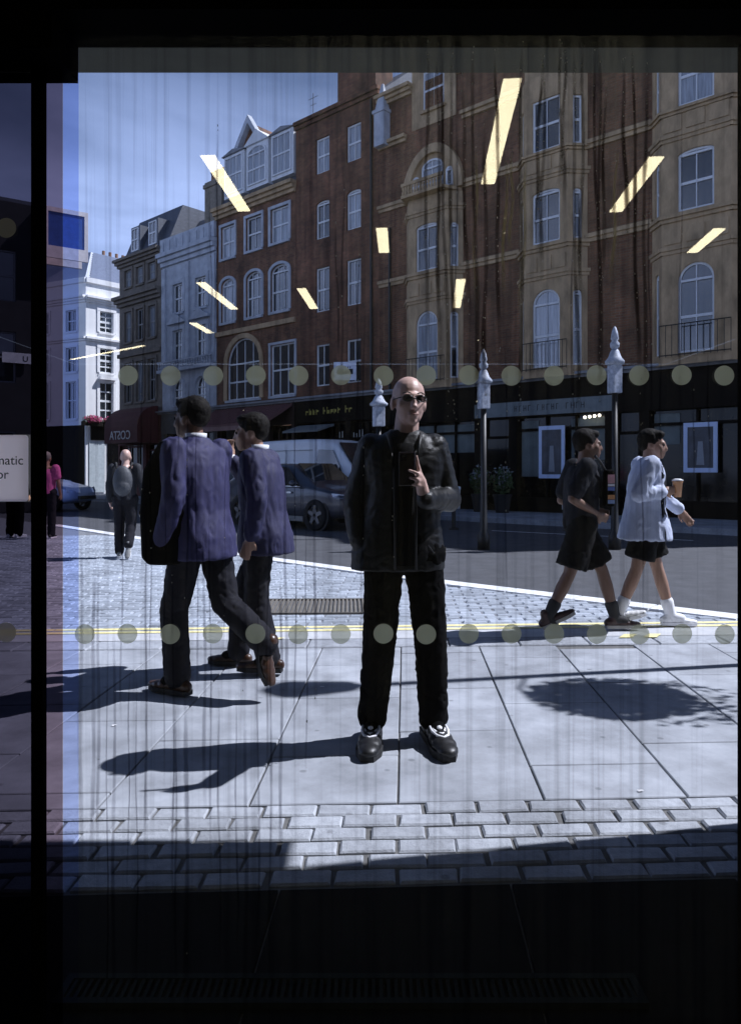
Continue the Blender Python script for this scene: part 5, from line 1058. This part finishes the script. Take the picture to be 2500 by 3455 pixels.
# --- bald man with rucksack walking away
dkc = pm('dark_jacket', (.02, .022, .03), .8); pose = dict(head=(0, -.05, 1.6), knL=(.1, .02, .50), anL=(.09, .22, .20), toL=(.09, .1, .02), upL=(0, .75, .66), knR=(-.1, -.06, .5), anR=(-.1, -.04, .085), wrR=(-.27, .05, .9), wrL=(.30, -.02, .86), elL=(.27, .05, 1.14))
pose['knL'], pose['knR'] = (-.1, .02, .50), (.1, -.06, .5)
pose = dict(head=(0, -.05, 1.6), knR=(-.09, .02, .50), anR=(-.09, .24, .22), toR=(-.09, .16, .03), upR=(0, .75, .66), knL=(.1, -.06, .5), anL=(.1, -.04, .085), wrR=(-.31, -.02, .86), elR=(-.27, .05, 1.14))
bp, J, hr, body = person('bald man with rucksack walking away holding a helmet', (-3.84, 11.6, 0), R(188), 1.72, pose, skin_l, None, None, (navy, None, .1, .078, .07), (pm('grey_trainer', (.2, .2, .2), .6), wf), .013, bald=True)
jacket(bp, J, dkc, [(z*.98, a, b_, c, d) for z, a, b_, c, d in jr2], [([J['sh'+s], J['el'+s], lerp(J['el'+s], J['wr'+s], .92)], [.078, .062, .05]) for s in 'LR'], .013, (.006, (10, 10, 6)))
def offset(loc, rz, p): return Vector(loc)+Matrix.Rotation(rz, 3, 'Z') @ Vector(p)
t = thing('rucksack', 'dark grey rucksack on the back of the bald man walking away', 'bag', offset((-3.84, 11.6, 0), R(188), (0, .17, .98)), R(188))
m = MB(); m.sphere((0, .05, .22), (.15, .1, .24), 16, 10); m.sphere((0, .1, .13), (.12, .07, .12), 12, 8); link('pack', remeshed(m, .012, 2), pm('pack_grey', (.06, .065, .075), .6, var=.3), t, True)
for s in (-1, 1): m = MB(); m.tube([(s*.1, -.0, .42), (s*.12, -.08, .5), (s*.12, -.2, .46), (s*.13, -.29, .3)], .018, 6); m.build('strap', charcoal, t, True)
t = thing('crash_helmet', 'shiny dark crash helmet hanging from the hand of the man with rucksack', 'helmet', offset((-3.84, 11.6, 0), R(188), (-.32, -.06, .58)), R(160))
m = MB(); m.sphere((0, 0, .11), (.115, .14, .12), 18, 12); m.build('helmet_shell', pm('helmet_black', (.03, .02, .015), .15, spec=.8), t, True); m = MB(); m.tube([(0, .05, .2), (0, .0, .27), (0, -.05, .2)], .008, 6); m.build('strap', charcoal, t)
m = MB(); m.tube([(-.1, -.08, .06), (0, -.14, .05), (.1, -.08, .06)], .012, 6); m.build('visor_trim', chrome, t, True)
# --- person in pink and the dark trousered person beside a chair, beyond the door
pinkc = pm('pink_polo', (.62, .12, .34), .8, var=.12)
pk, J, hr, body = person('person in bright pink polo shirt and dark trousers seen from behind', (-6.52, 14.9, 0), R(186), 1.74, dict(), skin_m, pm('grey_hair', (.2, .18, .16), .7), None, (navy, None, .1, .08, .075), (charcoal, wf), .014)
jacket(pk, J, pinkc, [(z*.985, a, b_, c, d) for z, a, b_, c, d in jr2], [([J['sh'+s], lerp(J['sh'+s], J['el'+s], .6)], [.08, .075]) for s in 'LR'], .014, (.006, (9, 9, 5)), 'polo_shirt')
dk, J, hr, body = person('person in black clothes and white trainers beside the folding chair', (-7.25, 15.1, 0), R(170), 1.72, dict(), skin_m, hair_d, None, (black_cloth, None, .105, .085, .08), (wf, wf), .014)
jacket(dk, J, black_cloth, [(z*.975, a, b_, c, d) for z, a, b_, c, d in jr2], [([J['sh'+s], J['el'+s], lerp(J['el'+s], J['wr'+s], .92)], [.08, .065, .05]) for s in 'LR'], .014)
t = thing('folding_chair', 'metal cafe chair standing on the carriageway setts', 'chair', (-7.75, 14.6, 0), .6); steel = pm('chair_steel', (.45, .45, .45), .35, .8)
m = MB(); m.box(-.2, .2, -.2, .2, .44, .47); m.build('seat', charcoal, t); m = MB(); m.box(-.2, .2, .2, .23, .62, .86); m.build('backrest', charcoal, t)
for sx in (-1, 1):
    for a in (((sx*.2, .21, .86), (sx*.21, -.22, .02)), ((sx*.19, -.18, .44), (sx*.2, .25, .02))): m = MB(); m.tube(a, .012, 6); m.build('leg', steel, t)

# --- litter on the flagstones
for k, (x, y, a) in enumerate(((1.13, 3.1, .3), (-1.35, 3.9, .8), (-.3, 4.6, .1))):
    m = MB(); m.add([(-.022, -.008, .002), (.02, -.012, .006), (.024, .009, .003), (-.018, .011, .008), (.0, .0, .012)], [(0, 1, 4), (1, 2, 4), (2, 3, 4), (3, 0, 4)])
    o = m.build('litter_scrap', wf, fix=False); o.location = (x, y, .003); o.rotation_euler = (0, 0, a); o.scale = (.6, .6, .6); tag(o, 'tiny crumpled white paper scrap lying on the pavement', 'litter', 'paper scraps on the pavement')
